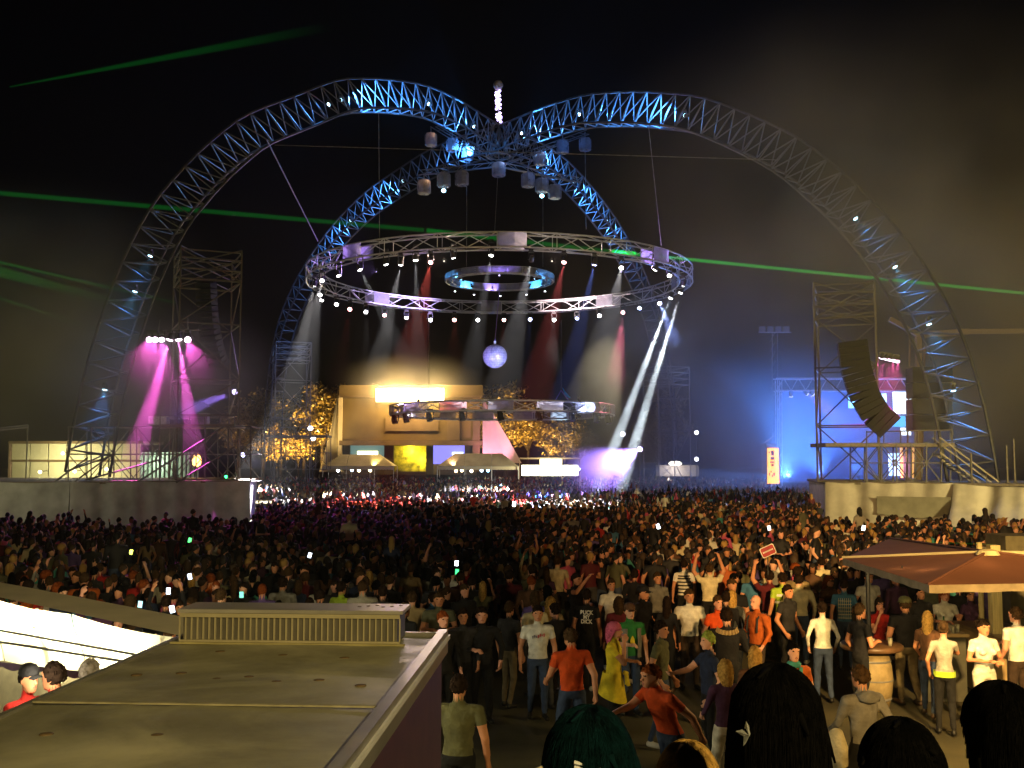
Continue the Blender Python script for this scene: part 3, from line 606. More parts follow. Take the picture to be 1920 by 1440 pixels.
# right stage with blue backdrop
Y2 = 118
rs = empty('side_stage', Vector((at(1560,900,Y2).x, Y2, 0)), 'blue lit side stage behind the right tower with truss roof', 'stage')
pbox(rs, 'backdrop', 1466, 735, 1720, 905, Y2+9, .3, mat('blue_backdrop_cloth', (.10,.12,.18), .9, 0, .15, .2)); pbox(rs, 'floor', 1460, 905, 1722, 912, Y2, 9, DARK)
for o in (Vector((0,0,0)), Vector((0,0,1.4)), Vector((0,1.4,0)), Vector((0,1.4,1.4))): rod('chord', rs, at(1456,732,Y2)+o, at(1730,732,Y2)+o, .08, ALU)
for k in range(20):
    a = at(1456+k*13.7,732,Y2); b2 = at(1456+(k+1)*13.7,732,Y2); rod('brace', rs, a+Vector((0,0,1.4*(k%2))), b2+Vector((0,0,1.4*((k+1)%2))), .05, ALU)
for px in (1458, 1466): 
    for o in (0, 1.0): rod('leg_tube', rs, Vector((at(px,905,Y2).x, Y2+o, .02)), at(px,712,Y2)+Vector((0,o,0)), .07, ALU)
for k in range(10): rod('leg_brace', rs, at(1458,905-k*19,Y2), at(1466,905-(k+1)*19,Y2), .04, ALU)
for x0, y0, x1, y1, s, c in ((1638,738,1662,776,3,(.55,.9,1)),(1676,735,1712,776,5,(.75,.97,1)),(1664,780,1712,800,1.5,(.1,.7,1)),(1690,802,1708,816,4,(.8,.95,1)),(1592,745,1602,765,3,(.3,.95,1)),(1668,850,1686,892,2.5,(.3,.85,1))): pbox(rs, 'light_panel', x0, y0, x1, y1, Y2+6, .2, emit('panel_%g_%g' % (s, c[0]), c, s))
pbox(rs, 'poster', 1690, 838, 1714, 896, Y2+5, .2, emit('orange_panel', (1,.45,.08), 2.2))
for x in (1697, 1706): pbox(rs, 'poster_band', x-2, 838, x+1, 896, Y2+4.7, .15, BRN)
for i, (px, py) in enumerate(((1483,743),(1513,739),(1524,740),(1535,743))): fixture('purple_par_lamp', at(px,py,Y2+1), (at(1500,900,Y2+6), at(1640,860,Y2+5), at(1660,850,Y2+5), at(1700,880,Y2+5))[i], ((.3,.2,1),(1,.35,.9),(1,.35,.9),(.9,.5,1))[i], (40000,200000,200000,60000)[i], (16,11,11,14)[i], 'lit lamp, %s from the left under the side stage truss' % ORD[i], 'stage light', 'lamps of the side stage', 10, 1.1, True, .4, .2, .3, (1,.8,.97))
for p, pw, c in ((at(1600,770,Y2+3), 3500, (.05,.16,1)), (at(1500,800,Y2+4), 5000, (.06,.16,1)), (at(1640,850,Y2+2), 2500, (.08,.25,1)), (at(1540,880,Y2+3), 3000, (.04,.22,1))): point(rs, p, pw, c, .4)
for i, (p, q) in enumerate(((at(1480,893,Y2-3), at(1400,790,Y2-14)), (at(1540,893,Y2-2), at(1500,760,Y2-8)), (at(1610,893,Y2-1), at(1600,780,Y2+4)))):  # floor lamps added to give the smoke its blue glow
    bl = fixture('added_blue_lamp', p, q, (.07,.26,1), 42000, 85, 'blue floor wash lamp, %s from the left before the side stage' % ORD[i], 'stage light', 'blue glow lamps added before the side stage', 1, 1., True, .4, .2, .9); rod('stand', bl, Vector((p.x, p.y, .02)), p-Vector((0,0,.1)), .05, DARK)
bn = empty('banner_sign', Vector((at(1451,905,110).x, 110, 0)), 'upright orange glowing banner with dark marks left of the side stage', 'banner')
pbox(bn, 'panel', 1440, 840, 1460, 907, 110, .25, emit('orange_banner', (1,.33,.05), 4.5))
for x0, y0, x1, y1 in ((1446,845,1451,854),(1441,847,1444,850),(1445,857,1452,862),(1444,865,1452,868),(1446,870,1451,874),(1445,882,1447,886),(1442,886,1444,892),(1450,886,1453,892),(1447,890,1449,895)): pbox(bn, 'printed_mark', x0, y0, x1, y1, 109.96, .03, mat('banner_ink', (.12,.03,.06), .7))
for x in (1438, 1461.5): rod('pole', bn, Vector((at(x,905,110).x,110.1,.02)), at(x,838,110.1), .05, DARK)
hut = empty('hut', Vector((at(1447,880,116).x, 113, 0)), 'small gabled hut with pale timber verge behind the orange banner', 'hut')
pbox(hut, 'wall', 1438, 832, 1456, 890, 113, 2.4, mat('hut_boards', (.2,.15,.1), .8))
MB().add([at(1432,830,112.6), at(1457,812,112.6), at(1457,812,115.6), at(1432,830,115.6), at(1432,832,112.6), at(1457,814,112.6), at(1457,814,115.6), at(1432,832,115.6)], [(0,1,2,3),(7,6,5,4),(0,4,5,1),(1,5,6,2),(2,6,7,3),(3,7,4,0)], mat('pale_verge', (.5,.36,.2), .7)).build('roof', hut)
# light mast with floodlights in the haze
lm = empty('floodlight_mast', Vector((at(1453,880,135).x, 135, 0)), 'dim tall lattice floodlight mast with a head frame in the blue haze', 'mast')
for o in (-.35, .35): rod('upright', lm, Vector((at(1453,880,135).x+o,135,.02)), at(1453,625,135)+Vector((o,0,0)), .06, DSTEEL)
for k in range(16): 
    z = 1+k*1.25; x = at(1453,880,135).x; rod('brace', lm, (x-.35,135,z), (x+.35,135,z+1.25), .04, DSTEEL)
for k in range(4): boxo('floodlight_head', lm, at(1424+k*15,622,134.8), at(1435+k*15,612,134.8)+Vector((0,.5,0)), mat('dull_lamp_head', (.06,.05,.05), .6))
rod('cross_bar', lm, at(1422,623,135), at(1484,623,135), .07, DSTEEL)

# ------------------------------------------------------------------ left background buildings
lw = empty('container_cabin', Vector((at(130,880,82).x, 84, 0)), 'long pale cabin with lit wall panels behind the left scaffold', 'cabin')
CAB = mat('cabin_panel', (.62,.6,.45), .6, 0, .12, .4)
for k in range(7): pbox(lw, 'wall_panel', 22+k*34.5, 832, 22+(k+1)*34.5-.8, 862, 84, .2, CAB); pbox(lw, 'wall_panel', 22+k*34.5, 866, 22+(k+1)*34.5-.8, 898, 84.05, .2, CAB)
pbox(lw, 'rail', 20, 862.2, 264, 865.8, 83.95, .3, BRN); pbox(lw, 'roof', 16, 827, 268, 831.6, 83.6, 5, BRN); pbox(lw, 'base', 20, 898.3, 264, 906, 84, 4, BRN)
pbox(lw, 'corner_post', 14, 832, 21, 906, 83.9, .4, mat('cabin_corner', (.35,.25,.2), .7))
for i, (px, py, pw) in enumerate(((118,850,700),(140,884,420),(200,880,300),(75,885,160))):
    p = at(px, py, 82.6); r = MB().lathe([(0,-.14),(.1,-.08),(.15,0),(.1,.08),(0,.14)], p, emit('warm_bulb', (1,.93,.6), 8), 10).bar(p, p+Vector((0,1.3,.1)), .03, DARK).build('wall_lamp', lw); point(lw, p+Vector((0,-.1,0)), pw*1.1, (1,.88,.42), .15)
cab2 = empty('container_cabin', Vector((at(300,880,88).x, 88, 0)), 'greenish ribbed container seen through the scaffold tubes', 'container')
for k in range(14): pbox(cab2, 'rib', 262+k*8, 848, 262+k*8+5.5, 902, 88-(k%2)*.12, .3, mat('green_container', (.25,.3,.25), .5))
point(cab2, at(285,866,86.5), 420, (.8,1,.75), .2)
tl = empty('lit_lantern', at(370, 880, 78), 'small orange flame-lit lantern seen through the left scaffold', 'lantern'); MB().lathe([(0,-.5),(.3,-.3),(.36,.1),(.15,.5),(0,.6)], at(369,864,78), emit('flame_lamp', (1,.5,.12), 6), 10).build('glass', tl); rod('post', tl, Vector((at(369,864,78).x,78,.02)), at(369,869,78), .05, DARK); point(tl, at(369,862,77.3), 250, (1,.5,.15), .2)
hr = empty('handrail', at(30, 803, 75), 'bright double rail at the far left above the cabin roof', 'railing')
for dy in (0, 4): rod('rail', hr, at(-30,806+dy,72), at(52,797+dy,76), .05, STR)
rod('post', hr, Vector((at(52,797,76).x,76,.02)), at(52,797,76), .05, STR); rod('post', hr, Vector((at(-20,804,72.5).x,72.5,.02)), at(-20,805,72.5), .05, STR)

# ------------------------------------------------------------------ trees lit golden behind the stage
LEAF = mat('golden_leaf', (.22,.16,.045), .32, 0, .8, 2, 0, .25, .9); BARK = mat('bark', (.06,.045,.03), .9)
def crown_mesh(seed, nleaf=3000, leaf=.42):
    rg = np.random.default_rng(seed); cl = rg.normal(size=(46, 3)); cl /= np.linalg.norm(cl, axis=1)[:, None]; cl *= rg.uniform(.35, 1., (46, 1)); cl *= (5.2, 4.4, 5.6)
    k = rg.integers(0, 46, nleaf); c = cl[k]+rg.normal(size=(nleaf, 3))*(.85,.85,.7); a = rg.normal(size=(nleaf, 3)); a /= np.linalg.norm(a, axis=1)[:, None]
    b2 = np.cross(a, rg.normal(size=(nleaf, 3))); b2 /= np.linalg.norm(b2, axis=1)[:, None]; s = rg.uniform(.6, 1.3, (nleaf, 1))*leaf
    v = np.stack([c-a*s, c+b2*s*.5, c+a*s, c-b2*s*.5], 1).reshape(-1, 3)
    me = bpy.data.meshes.new('crown'); me.from_pydata(v.tolist(), [], [(4*i, 4*i+1, 4*i+2, 4*i+3) for i in range(nleaf)]); me.materials.append(LEAF); return me, cl
CROWNS = [crown_mesh(s) for s in (3, 8, 21)]
def trunk_mesh(cl, h):
    b = MB(); b.bar((0,0,0), (.1,.05,h*.55), .42, BARK, 8, .26); 
    for c in cl[:14]: b.bar((.1,.05,h*.5), (c[0]*.8, c[1]*.8, h+c[2]*.8), .14, BARK, 5, .03)
    return b.mesh('trunk', True)
TH = 12.5; TR = [trunk_mesh(c[1], TH) for c in CROWNS]
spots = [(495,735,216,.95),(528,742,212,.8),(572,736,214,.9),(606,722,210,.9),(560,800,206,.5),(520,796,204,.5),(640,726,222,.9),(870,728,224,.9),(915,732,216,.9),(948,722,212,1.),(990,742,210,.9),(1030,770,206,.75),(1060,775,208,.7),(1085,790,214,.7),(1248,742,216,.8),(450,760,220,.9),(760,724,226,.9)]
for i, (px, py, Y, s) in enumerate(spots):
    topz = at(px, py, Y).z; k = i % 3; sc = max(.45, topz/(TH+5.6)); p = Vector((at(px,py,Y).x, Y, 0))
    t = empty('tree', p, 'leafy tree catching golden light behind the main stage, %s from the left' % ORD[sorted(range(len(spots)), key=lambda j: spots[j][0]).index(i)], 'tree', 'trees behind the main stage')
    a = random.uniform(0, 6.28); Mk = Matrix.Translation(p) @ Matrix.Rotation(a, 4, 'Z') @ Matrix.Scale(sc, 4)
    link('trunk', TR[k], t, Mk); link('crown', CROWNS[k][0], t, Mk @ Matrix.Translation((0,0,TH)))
def assumed_ground_flood(px, Y, aim, pw, label, col=(1,.6,.16)):  # assumed floodlights, added to give the trees their golden light
    p = Vector((at(px, 870, Y).x, Y, 3.5)); r = empty('floodlight', (p.x, p.y, 0), label, 'floodlight', 'assumed amber floodlights below the trees'); rod('stand', r, (p.x,p.y,.02), p, .06, DARK); boxo('housing', r, p-Vector((.4,.0,.3)), p+Vector((.4,.3,.3)), DARK); spot(r, p+Vector((0,.5,.1)), aim, pw, col, 95, .8, .3)
assumed_ground_flood(590, 199, at(575,760,214), 45000, 'assumed amber floodlight among the trees left of the main stage'); assumed_ground_flood(930, 200, at(950,750,213), 40000, 'assumed amber floodlight behind the right wing of the main stage'); assumed_ground_flood(1030, 198, at(1040,790,207), 18000, 'assumed amber floodlight near the bright stall row'); assumed_ground_flood(520, 196, at(515,760,212), 40000, 'assumed amber floodlight behind the far left scaffold deck')

# ------------------------------------------------------------------ assumed floodlight masts out of view, added to light the ground
def assumed_flood_mast(x, y, h, aims, label):
    r = empty('floodlight_mast', (x, y, 0), label, 'mast', 'assumed floodlight masts beside the crowd'); rod('pole', r, (x,y,.02), (x,y,h), .09, STEEL); rod('cross_bar', r, (x-.8,y,h), (x+.8,y,h), .05, STEEL)  # assumed pole and lamps, standing outside the view
    for k, (q, pw, col, deg, bl) in enumerate(aims):
        p = Vector((x-.6+1.2*k/max(1, len(aims)-1), y, h+.25)); d = (Vector(q)-p).normalized(); Mq = d.to_track_quat('Z','Y').to_matrix().to_4x4()
        MB().lathe([(.12,-.3),(.22,-.05),(.25,0)], p, DARK, 10, Mq).build('lamp_head', r); MB().lathe([(.22,.005),(.1,.02)], p, emit('flood_lens', (1,.75,.35), 12), 10, Mq).build('lens', r); spot(r, p+d*.15, q, pw, col, deg, bl, .2)
assumed_flood_mast(5.2, -9, 9.5, [((11.5,15.5,0), 40000, (1,.64,.18), 42, 1.), ((11,30,0), 42000, (1,.56,.2), 34, 1.), ((-2.4,6.5,2.8), 11000, (1,.76,.3), 32, 1.)], 'assumed floodlight mast behind the viewing platform shining over the bar')  # unseen mast, assumed from the warm light on the foreground crowd
assumed_flood_mast(40, 27, 9, [((27,56,2), 26000, (1,.76,.34), 34, .8), ((20,42,0), 9000, (1,.6,.24), 40, .8), ((26,66,18), 52000, (1,.76,.26), 80, .9)], 'assumed floodlight mast at the right edge of the ground beyond the bar')  # unseen mast, added to brighten the right sheeting and warm the smoke
assumed_flood_mast(-38, 32, 10, [((-24,65,2), 3800, (1,.85,.75), 40, .8), ((-34,80,12), 11000, (.95,.85,.28), 60, .9)], 'assumed floodlight mast at the left edge of the ground')  # unseen mast, added to light the left sheeting and smoke
# ------------------------------------------------------------------ kiosk roof in the foreground
KZ = 2.75
KROOF = mat('stained_roof_sheet', (.38,.36,.25), .42, 0, .3, 1.3, .15)
def stain(m):
    t = m.node_tree; b = t.nodes['Principled BSDF']; n = t.nodes.new('ShaderNodeTexNoise'); n.inputs['Scale'].default_value = 2.2; n.inputs['Detail'].default_value = 8; n.inputs['Roughness'].default_value = .7
    mr = t.nodes.new('ShaderNodeMapRange'); mr.inputs[1].default_value = .35; mr.inputs[2].default_value = .7; mr.inputs[3].default_value = .3; mr.inputs[4].default_value = .62
    tc = t.nodes.new('ShaderNodeTexCoord'); t.links.new(tc.outputs['Object'], n.inputs['Vector']); t.links.new(n.outputs['Fac'], mr.inputs[0]); t.links.new(mr.outputs[0], b.inputs['Roughness'])
    n2 = t.nodes.new('ShaderNodeTexNoise'); n2.inputs['Scale'].default_value = .9; n2.inputs['Detail'].default_value = 9; n2.inputs['Roughness'].default_value = .68; n2.inputs['Distortion'].default_value = .6; t.links.new(tc.outputs['Object'], n2.inputs['Vector'])
    m2 = t.nodes.new('ShaderNodeMapRange'); m2.inputs[1].default_value = .42; m2.inputs[2].default_value = .62; m2.inputs[3].default_value = .62; m2.inputs[4].default_value = 1.; t.links.new(n2.outputs['Fac'], m2.inputs[0])
    src = b.inputs['Base Color'].links[0].from_socket; mm = t.nodes.new('ShaderNodeMix'); mm.data_type = 'RGBA'; mm.blend_type = 'MULTIPLY'; mm.inputs['Factor'].default_value = 1.; t.links.new(src, mm.inputs['A']); t.links.new(m2.outputs[0], mm.inputs['B']); t.links.new(mm.outputs['Result'], b.inputs['Base Color'])
stain(KROOF)
kr = gr(828, 1194, KZ); ax = Vector((119, 1941, 0)).normalized(); rt_ = Vector((ax.y, -ax.x, 0)); kl = kr-rt_*1.95
K = lambda a, b2, z=0: kr-rt_*(1.95*a)-ax*b2+Vector((0, 0, z))      # a: 0 right..1 left, b2: metres towards the viewing platform
ki = empty('kiosk', (kr.x, kr.y, 0), 'food kiosk with a flat stained roof in the left foreground', 'kiosk')
def kbox(name, a0, a1, b0, b1, z0, z1, m, root=None):
    v = [K(a, b_, z-KZ+KZ-KZ) for z in (z0, z1) for a, b_ in ((a0,b0),(a1,b0),(a1,b1),(a0,b1))]
    v = [Vector((p.x, p.y, (z0 if i < 4 else z1))) for i, p in enumerate(v)]
    return MB().add(v, [(0,1,2,3),(7,6,5,4),(0,4,5,1),(1,5,6,2),(2,6,7,3),(3,7,4,0)], m).build(name, root or ki)
MB().grid(lambda u, v: K(u, v*9.5, .012*math.sin(u*math.pi)+.004*mnoise.noise((u*9, v*20, 1))), 20, 40, KROOF).build('roof', ki, True)
ETR = mat('grey_edge_trim', (.22,.21,.19), .3, .3, .2, 4)
kbox('edge_trim', -.022, .012, -.04, 9.5, KZ-.12, KZ+.05, ETR); kbox('edge_trim', .985, 1.004, -.04, 9.5, KZ-.12, KZ+.018, ETR); kbox('edge_trim', .0125, .9895, -.04, -.005, KZ-.12, KZ+.03, ETR)
kbox('edge_bead', -.03, -.0225, -.05, 9.5, KZ-.02, KZ+.01, ALU)
kbox('side_wall', .0, .02, .0, 9.5, .02, KZ-.125, mat('dark_red_kiosk_wall', (.06,.02,.015), .6)); kbox('end_wall', .025, .975, .0, .06, .02, KZ-.125, mat('dark_red_kiosk_wall', (.06,.02,.015), .6)); kbox('side_wall', .98, 1., .0, 9.5, .02, KZ-.125, mat('dark_red_kiosk_wall', (.06,.02,.015), .6))
for b_ in (2.3, 4.6): kbox('roof_seam', .02, .98, b_, b_+.035, KZ+.0165, KZ+.026, mat('seam_tape', (.3,.27,.17), .6, 0, .3, 8))
scr = MB().lathe([(.034,0),(.034,.005),(.022,.008),(.008,.010)], (0,0,0), mat('rusty_cap', (.12,.08,.04), .6), 12).mesh('cap', True)
for px, py in ((256,1268),(340,1265),(406,1276),(467,1272),(518,1281),(598,1278),(676,1288),(413,1224),(530,1231),(646,1236),(87,1380),(295,1382)): link('roof_cap', scr, ki, Matrix.Translation(gr(px, py, KZ)+Vector((0,0,.006))))
vu = empty('ventilation_unit', K(.55,.28), 'long metal rooftop ventilation unit with upright slats on the kiosk roof', 'vent unit')
GRY = mat('vent_grey_metal', (.32,.30,.27), .35, .2, .2, 3); SLT = mat('vent_slat_metal', (.42,.37,.24), .35, .2, .1, 4)
va0, va1 = .125, .945; vh = .225; VB = .06
def vbox(n, a0, a1, b0, b1, z0, z1, m): return kbox(n, a0, a1, b0+VB, b1+VB, z0, z1, m, vu)
vbox('body', va0+.01, va1-.01, .03, .36, KZ+.02, KZ+vh-.01, mat('vent_mesh_dark', (.10,.09,.07), .6))
vbox('lid', va0-.01, va1+.01, .0, .375, KZ+vh, KZ+vh+.025, GRY)
vbox('frame_rail', va0, va1, .365, .385, KZ+vh-.03, KZ+vh-.002, SLT); vbox('frame_rail', va0, va1, .365, .385, KZ+.02, KZ+.035, SLT)
for k in range(38):
    a = va0+(va1-va0)*k/37; vbox('slat', a-.0026, a+.0026, .363, .380, KZ+.0355, KZ+vh-.0305, SLT)
for k in range(6): 
    a = va0+.02+k*.03; link('rivet', scr, vu, Matrix.Translation(K(a,.1+VB+.04*(k%3),vh+.0255)) @ Matrix.Scale(.45,4))
vbox('sealant', va0-.02, va1+.03, .386, .41, KZ+.008, KZ+.022, mat('old_sealant', (.3,.26,.12), .8))

# ------------------------------------------------------------------ bright tent beside the kiosk
tn = empty('lit_tent', (-5.5, 11.5, 0), 'glowing white stall tent with scalloped edge left of the kiosk', 'tent')
TENT = mat('white_tent_fabric', (.8,.78,.62), .7, 0, .05, 1.5, 0, .75); TGREY = mat('grey_tent_fabric', (.55,.5,.36), .8, 0, .1, 2)
R0, R1 = gr(352,1197,2.55), gr(-260,1066,2.55); E0, E1 = gr(330,1276,2.05), gr(-260,1208,2.05)
for k in range(4):
    u0, u1 = k/4+.002, (k+1)/4-.002
    for j in range(3):
        v0, v1 = j/3, (j+1)/3-.012
        MB().grid(lambda u, v: E0.lerp(E1, u0+(u1-u0)*u).lerp(R0.lerp(R1, u0+(u1-u0)*u), v0+(v1-v0)*v)+Vector((0,.03*math.sin((v0+(v1-v0)*v)*6),-.03*math.sin(u*math.pi))), 8, 4, TENT).build('roof_panel', tn, True)
MB().grid(lambda u, v: R0.lerp(R1, u)+Vector((-.02,.02,.01))+(Vector((.28,.45,.02))*v), 20, 3, TGREY).build('ridge_flap', tn, True)
MB().grid(lambda u, v: E0.lerp(E1, u)+Vector((-.01,-.02,-.01-(.045+.03*abs(math.sin(u*math.pi*16)))*(1-v))), 160, 2, mat('dark_valance', (.05,.03,.06), .8)).build('valance', tn)
for u in (.05, .35, .68, .98):
    e = E0.lerp(E1, u); r_ = R0.lerp(R1, u); rod('pole', tn, (e.x, e.y+.05, .02), e+Vector((0,.05,-.03)), .03, ALU); rod('rafter', tn, e+Vector((0,.06,-.04)), r_+Vector((0,.06,-.05)), .02, ALU)
for v in (.27, .45): rod('purlin', tn, E0.lerp(R0, v)+Vector((0,-.012,0)), E1.lerp(R1, v)+Vector((0,-.012,0)), .012, DARK)
MB().grid(lambda u, v: (E0+Vector((.2,1.3,0))).lerp(E1+Vector((.2,1.3,0)), u)*1+Vector((0,0,-2.0*(1-v))), 12, 6, mat('brown_tent_back', (.1,.085,.05), .8)).build('back_wall', tn)
MB().box((-7.5,9.0,.0), (-3.6,10.2,.44), mat('stall_floor_boards', (.15,.12,.08), .8)).build('floor', tn)
for u in (.12, .3, .5, .72):
    p = E0.lerp(E1, u).lerp(R0.lerp(R1, u), .45)+Vector((.25,.5,-.10)); MB().bar(p-Vector((.4,-.2,0)), p+Vector((.4,-.2,0)), .025, emit('tube_lamp', (1,.96,.78), 14), 8).build('tube_lamp', tn); point(tn, p, 230, (1,.9,.55), .12)
for u in (.3, .62): p = E0.lerp(E1, u)+Vector((.1,-.7,.0)); point(tn, p+Vector((0,-.2,.1)), 16, (1,.88,.6), .15)  # bare lights added in front to brighten the people there

# ------------------------------------------------------------------ bar with red canopy
bar = empty('bar_canopy', gr(1860,1260), 'square bar canopy of red-brown canvas with pale piping at the right', 'canopy')
RED = mat('red_brown_canvas', (.13,.052,.032), .85, 0, .15, 1.4, .05, .02); OLV = mat('olive_canvas', (.08,.06,.035), .8, 0, .15, 1.4)
C1, C2, C3, C4, AP = gr(1580,1047,2.5), gr(1742,1097,2.5), gr(2290,1088,2.5), gr(1860,1006,2.5), gr(1852,1036,2.8)
C4 = gr(1668,1010,2.5)*.35+gr(2120,1014,2.5)*.65
Ck = gr(1668,1010,2.5)
def facet(a, b2, c, m):
    MB().grid(lambda u, v: Vector(a).lerp(Vector(b2), u).lerp(Vector(c), v)-Vector((0,0,.05*math.sin(u*math.pi)*math.sin(v*math.pi))), 14, 8, m).build('canvas_panel', bar, True)
facet(C1, C2, AP, RED); facet(C2, C3, AP, RED); facet(Ck, C1, AP, RED); facet(C3, Ck, AP, OLV)
PIP = mat('cream_piping', (.6,.52,.3), .7)
for a, b2 in ((C1,AP),(C2,AP),(C3,AP),(Ck,AP)): rod('piping', bar, a+Vector((0,0,.015)), b2+Vector((0,0,.015)), .02, PIP if a is C1 else RED)
for a, b2 in ((C1,C2),(C2,C3),(Ck,C1)):
    MB().grid(lambda u, v: a.lerp(b2, u)+Vector((0,0,-.10*(1-v)-.006*math.sin(u*40)*(1-v))), 40, 2, mat('grey_brown_valance', (.3,.24,.17), .8) if a is not C2 else mat('cream_valance', (.26,.21,.13), .8)).build('valance', bar)
MB().lathe([(.16,-.03),(.12,.03),(.03,.05)], AP, PIP, 12).build('apex_cap', bar)
pp = gr(1872,1310); rod('post', bar, pp, Vector((pp.x, pp.y, 2.62)), .12, mat('cream_post', (.5,.42,.2), .6), 4); p3 = Vector((C3.x-.5, C3.y+.3, .02)); rod('post', bar, p3, p3+Vector((0,0,2.45)), .07, STR)
p4 = gr(1845,1290); rod('post', bar, p4, Vector((p4.x, p4.y, 2.6)), .05, mat('cream_post', (.5,.42,.2), .6), 8)
for i, (px, py, pw) in enumerate(((1745,1120,110),(1800,1130,150),(1905,1135,160))):  # bulbs assumed, added out of sight to light the people under the canopy
    p = gr(px, py, 2.25)+Vector((0,1.0,0)); p.z = 2.44; MB().lathe([(0,-.05),(.03,-.03),(.04,0),(.02,.05)], p, emit('warm_bulb', (1,.93,.6), 8), 10).build('bulb', bar); rod('flex', bar, p+Vector((0,0,.05)), p+Vector((0,0,.13)), .008, DARK); point(bar, p, pw, (1,.68,.25), .08)
cp = gr(1637,1330); tb = empty('barrel_table', cp, 'round bar table with a barrel base around the thin canopy pole', 'table')
MB().lathe([(.48,.98),(.5,1.0),(.5,1.05),(.47,1.07)], (cp.x,cp.y,0), mat('dark_wood', (.11,.06,.03), .4, 0, .3, 5), 24).build('table_top', tb, True)
MB().lathe([(.25,.02),(.31,.3),(.33,.5),(.31,.72),(.26,.97)], (cp.x,cp.y,0), mat('barrel_wood', (.26,.2,.1), .6, 0, .3, 6), 18).build('barrel', tb, True)
for z in (.2,.5,.8): MB().lathe([(.325-abs(z-.5)*.1,z-.02),(.335-abs(z-.5)*.1,z),(.325-abs(z-.5)*.1,z+.02)], (cp.x,cp.y,0), DSTEEL, 18).build('hoop', tb)
rod('pole', bar, (cp.x, cp.y+.1, 1.07), (cp.x, cp.y+.1, 2.5), .035, DARK)
ct = empty('bar_counter', gr(1915,1330), 'wooden bar counter with shelf at the right edge of the picture', 'counter')
q0 = gr(1885,1320); WOOD = mat('bar_wood', (.34,.24,.11), .5, 0, .3, 4)
for a, b2, m, nm in (((-.08,-.1,.02),(.0,1.7,1.05),WOOD,'end_panel'),((-.12,-.15,1.053),(2.6,1.8,1.11),mat('bar_top_wood', (.2,.13,.06), .35, 0, .3, 4),'counter_top'),((.003,-.06,.02),(2.5,0,.75),mat('bar_front_dark', (.05,.05,.035), .6),'front_panel'),((.003,-.08,.76),(2.5,.0,1.04),WOOD,'front_rail')): MB().box(q0+Vector(a), q0+Vector(b2), m).build(nm, ct)
MB().box(q0+Vector((.05,-.075,.60)), q0+Vector((.5,-.064,.70)), mat('red_bar_plate', (.5,.06,.04), .6)).build('red_plate', ct)
for k in range(5): MB().box(q0+Vector((.08+k*.08,-.082,.615)), q0+Vector((.12+k*.08,-.0755,.685)), mat('pale_ink', (.75,.6,.5), .6)).build('plate_mark', ct)
# cups and bottles on table and counter
GL = mat('clear_plastic_cup', (.6,.58,.45), .15, 0, .1, 8, 0, .5); GRB = mat('green_bottle', (.02,.12,.04), .1, 0, .1, 8)
def cup(p, label, bottle=False):
    if bottle: o = MB().lathe([(.035,0),(.036,.16),(.014,.21),(.014,.27)], p, GRB, 12).lathe([(.015,.271),(.015,.285)], p, ALU, 10).build('bottle', None, True); tag(o, label, 'bottle', 'drinks at the bar')
    else: o = MB().lathe([(.03,0),(.042,.13),(.040,.131),(.029,.01)], p, GL, 14).build('cup', None, True); tag(o, label, 'cup', 'drinks at the bar')
for i, (dx, dy) in enumerate(((-.25,-.2),(-.1,-.33),(.22,-.25))): cup((cp.x+dx, cp.y+dy, 1.071), ('clear plastic cup at the left of the barrel table','clear plastic cup at the front of the barrel table','clear plastic cup at the right of the barrel table')[i])
sp = gr(1802,1330)+Vector((0,.6,0)); t2 = empty('bar_shelf', sp, 'tall bar shelf crowded with cups under the red canopy', 'shelf')
MB().box(sp+Vector((-.4,-.2,1.1)), sp+Vector((.35,.2,1.15)), WOOD).build('board', t2); MB().box(sp+Vector((-.36,-.15,.02)), sp+Vector((.31,.15,1.097)), mat('bar_front_dark', (.05,.05,.035), .6)).build('cabinet', t2)
for i in range(6): cup((sp.x-.33+i*.115, sp.y-.08+.1*(i%2), 1.151), ('clear plastic cup, %s from the left on the bar shelf' % ORD[i]) if i != 3 else 'green bottle among the cups on the bar shelf', i == 3)
rb2 = empty('rooftop_box', gr(1905,1040,2.9), 'dark box with a pale rim behind the red canopy at the right edge', 'box'); q1 = at(1886,1030,19.0); MB().box(q1+Vector((0,0,-.02)), q1+Vector((1.2,.8,.24)), mat('dark_box_paint', (.1,.09,.05), .6)).build('body', rb2); MB().box(q1+Vector((-.12,-.08,-.1)), q1+Vector((1.3,.9,-.023)), PIP).build('rim', rb2); MB().box(Vector((q1.x+.1,q1.y+.1,.02)), q1+Vector((1.1,.7,-.103)), mat('dark_box_paint', (.1,.09,.05), .6)).build('cabinet', rb2)

# viewing platform under the nearest heads
dk = MB().box((-3.5,-6,1.85), (4.5,4.2,2.0), mat('deck_boards', (.16,.12,.08), .8)); 
for x in (-3.3, .5, 4.3):
    for y in (-5.8, 4.0): dk.bar((x,y,.0), (x,y,1.85), .06, STEEL)
tag(dk.build('viewing_platform'), 'raised timber viewing platform the nearest onlookers stand on', 'platform')

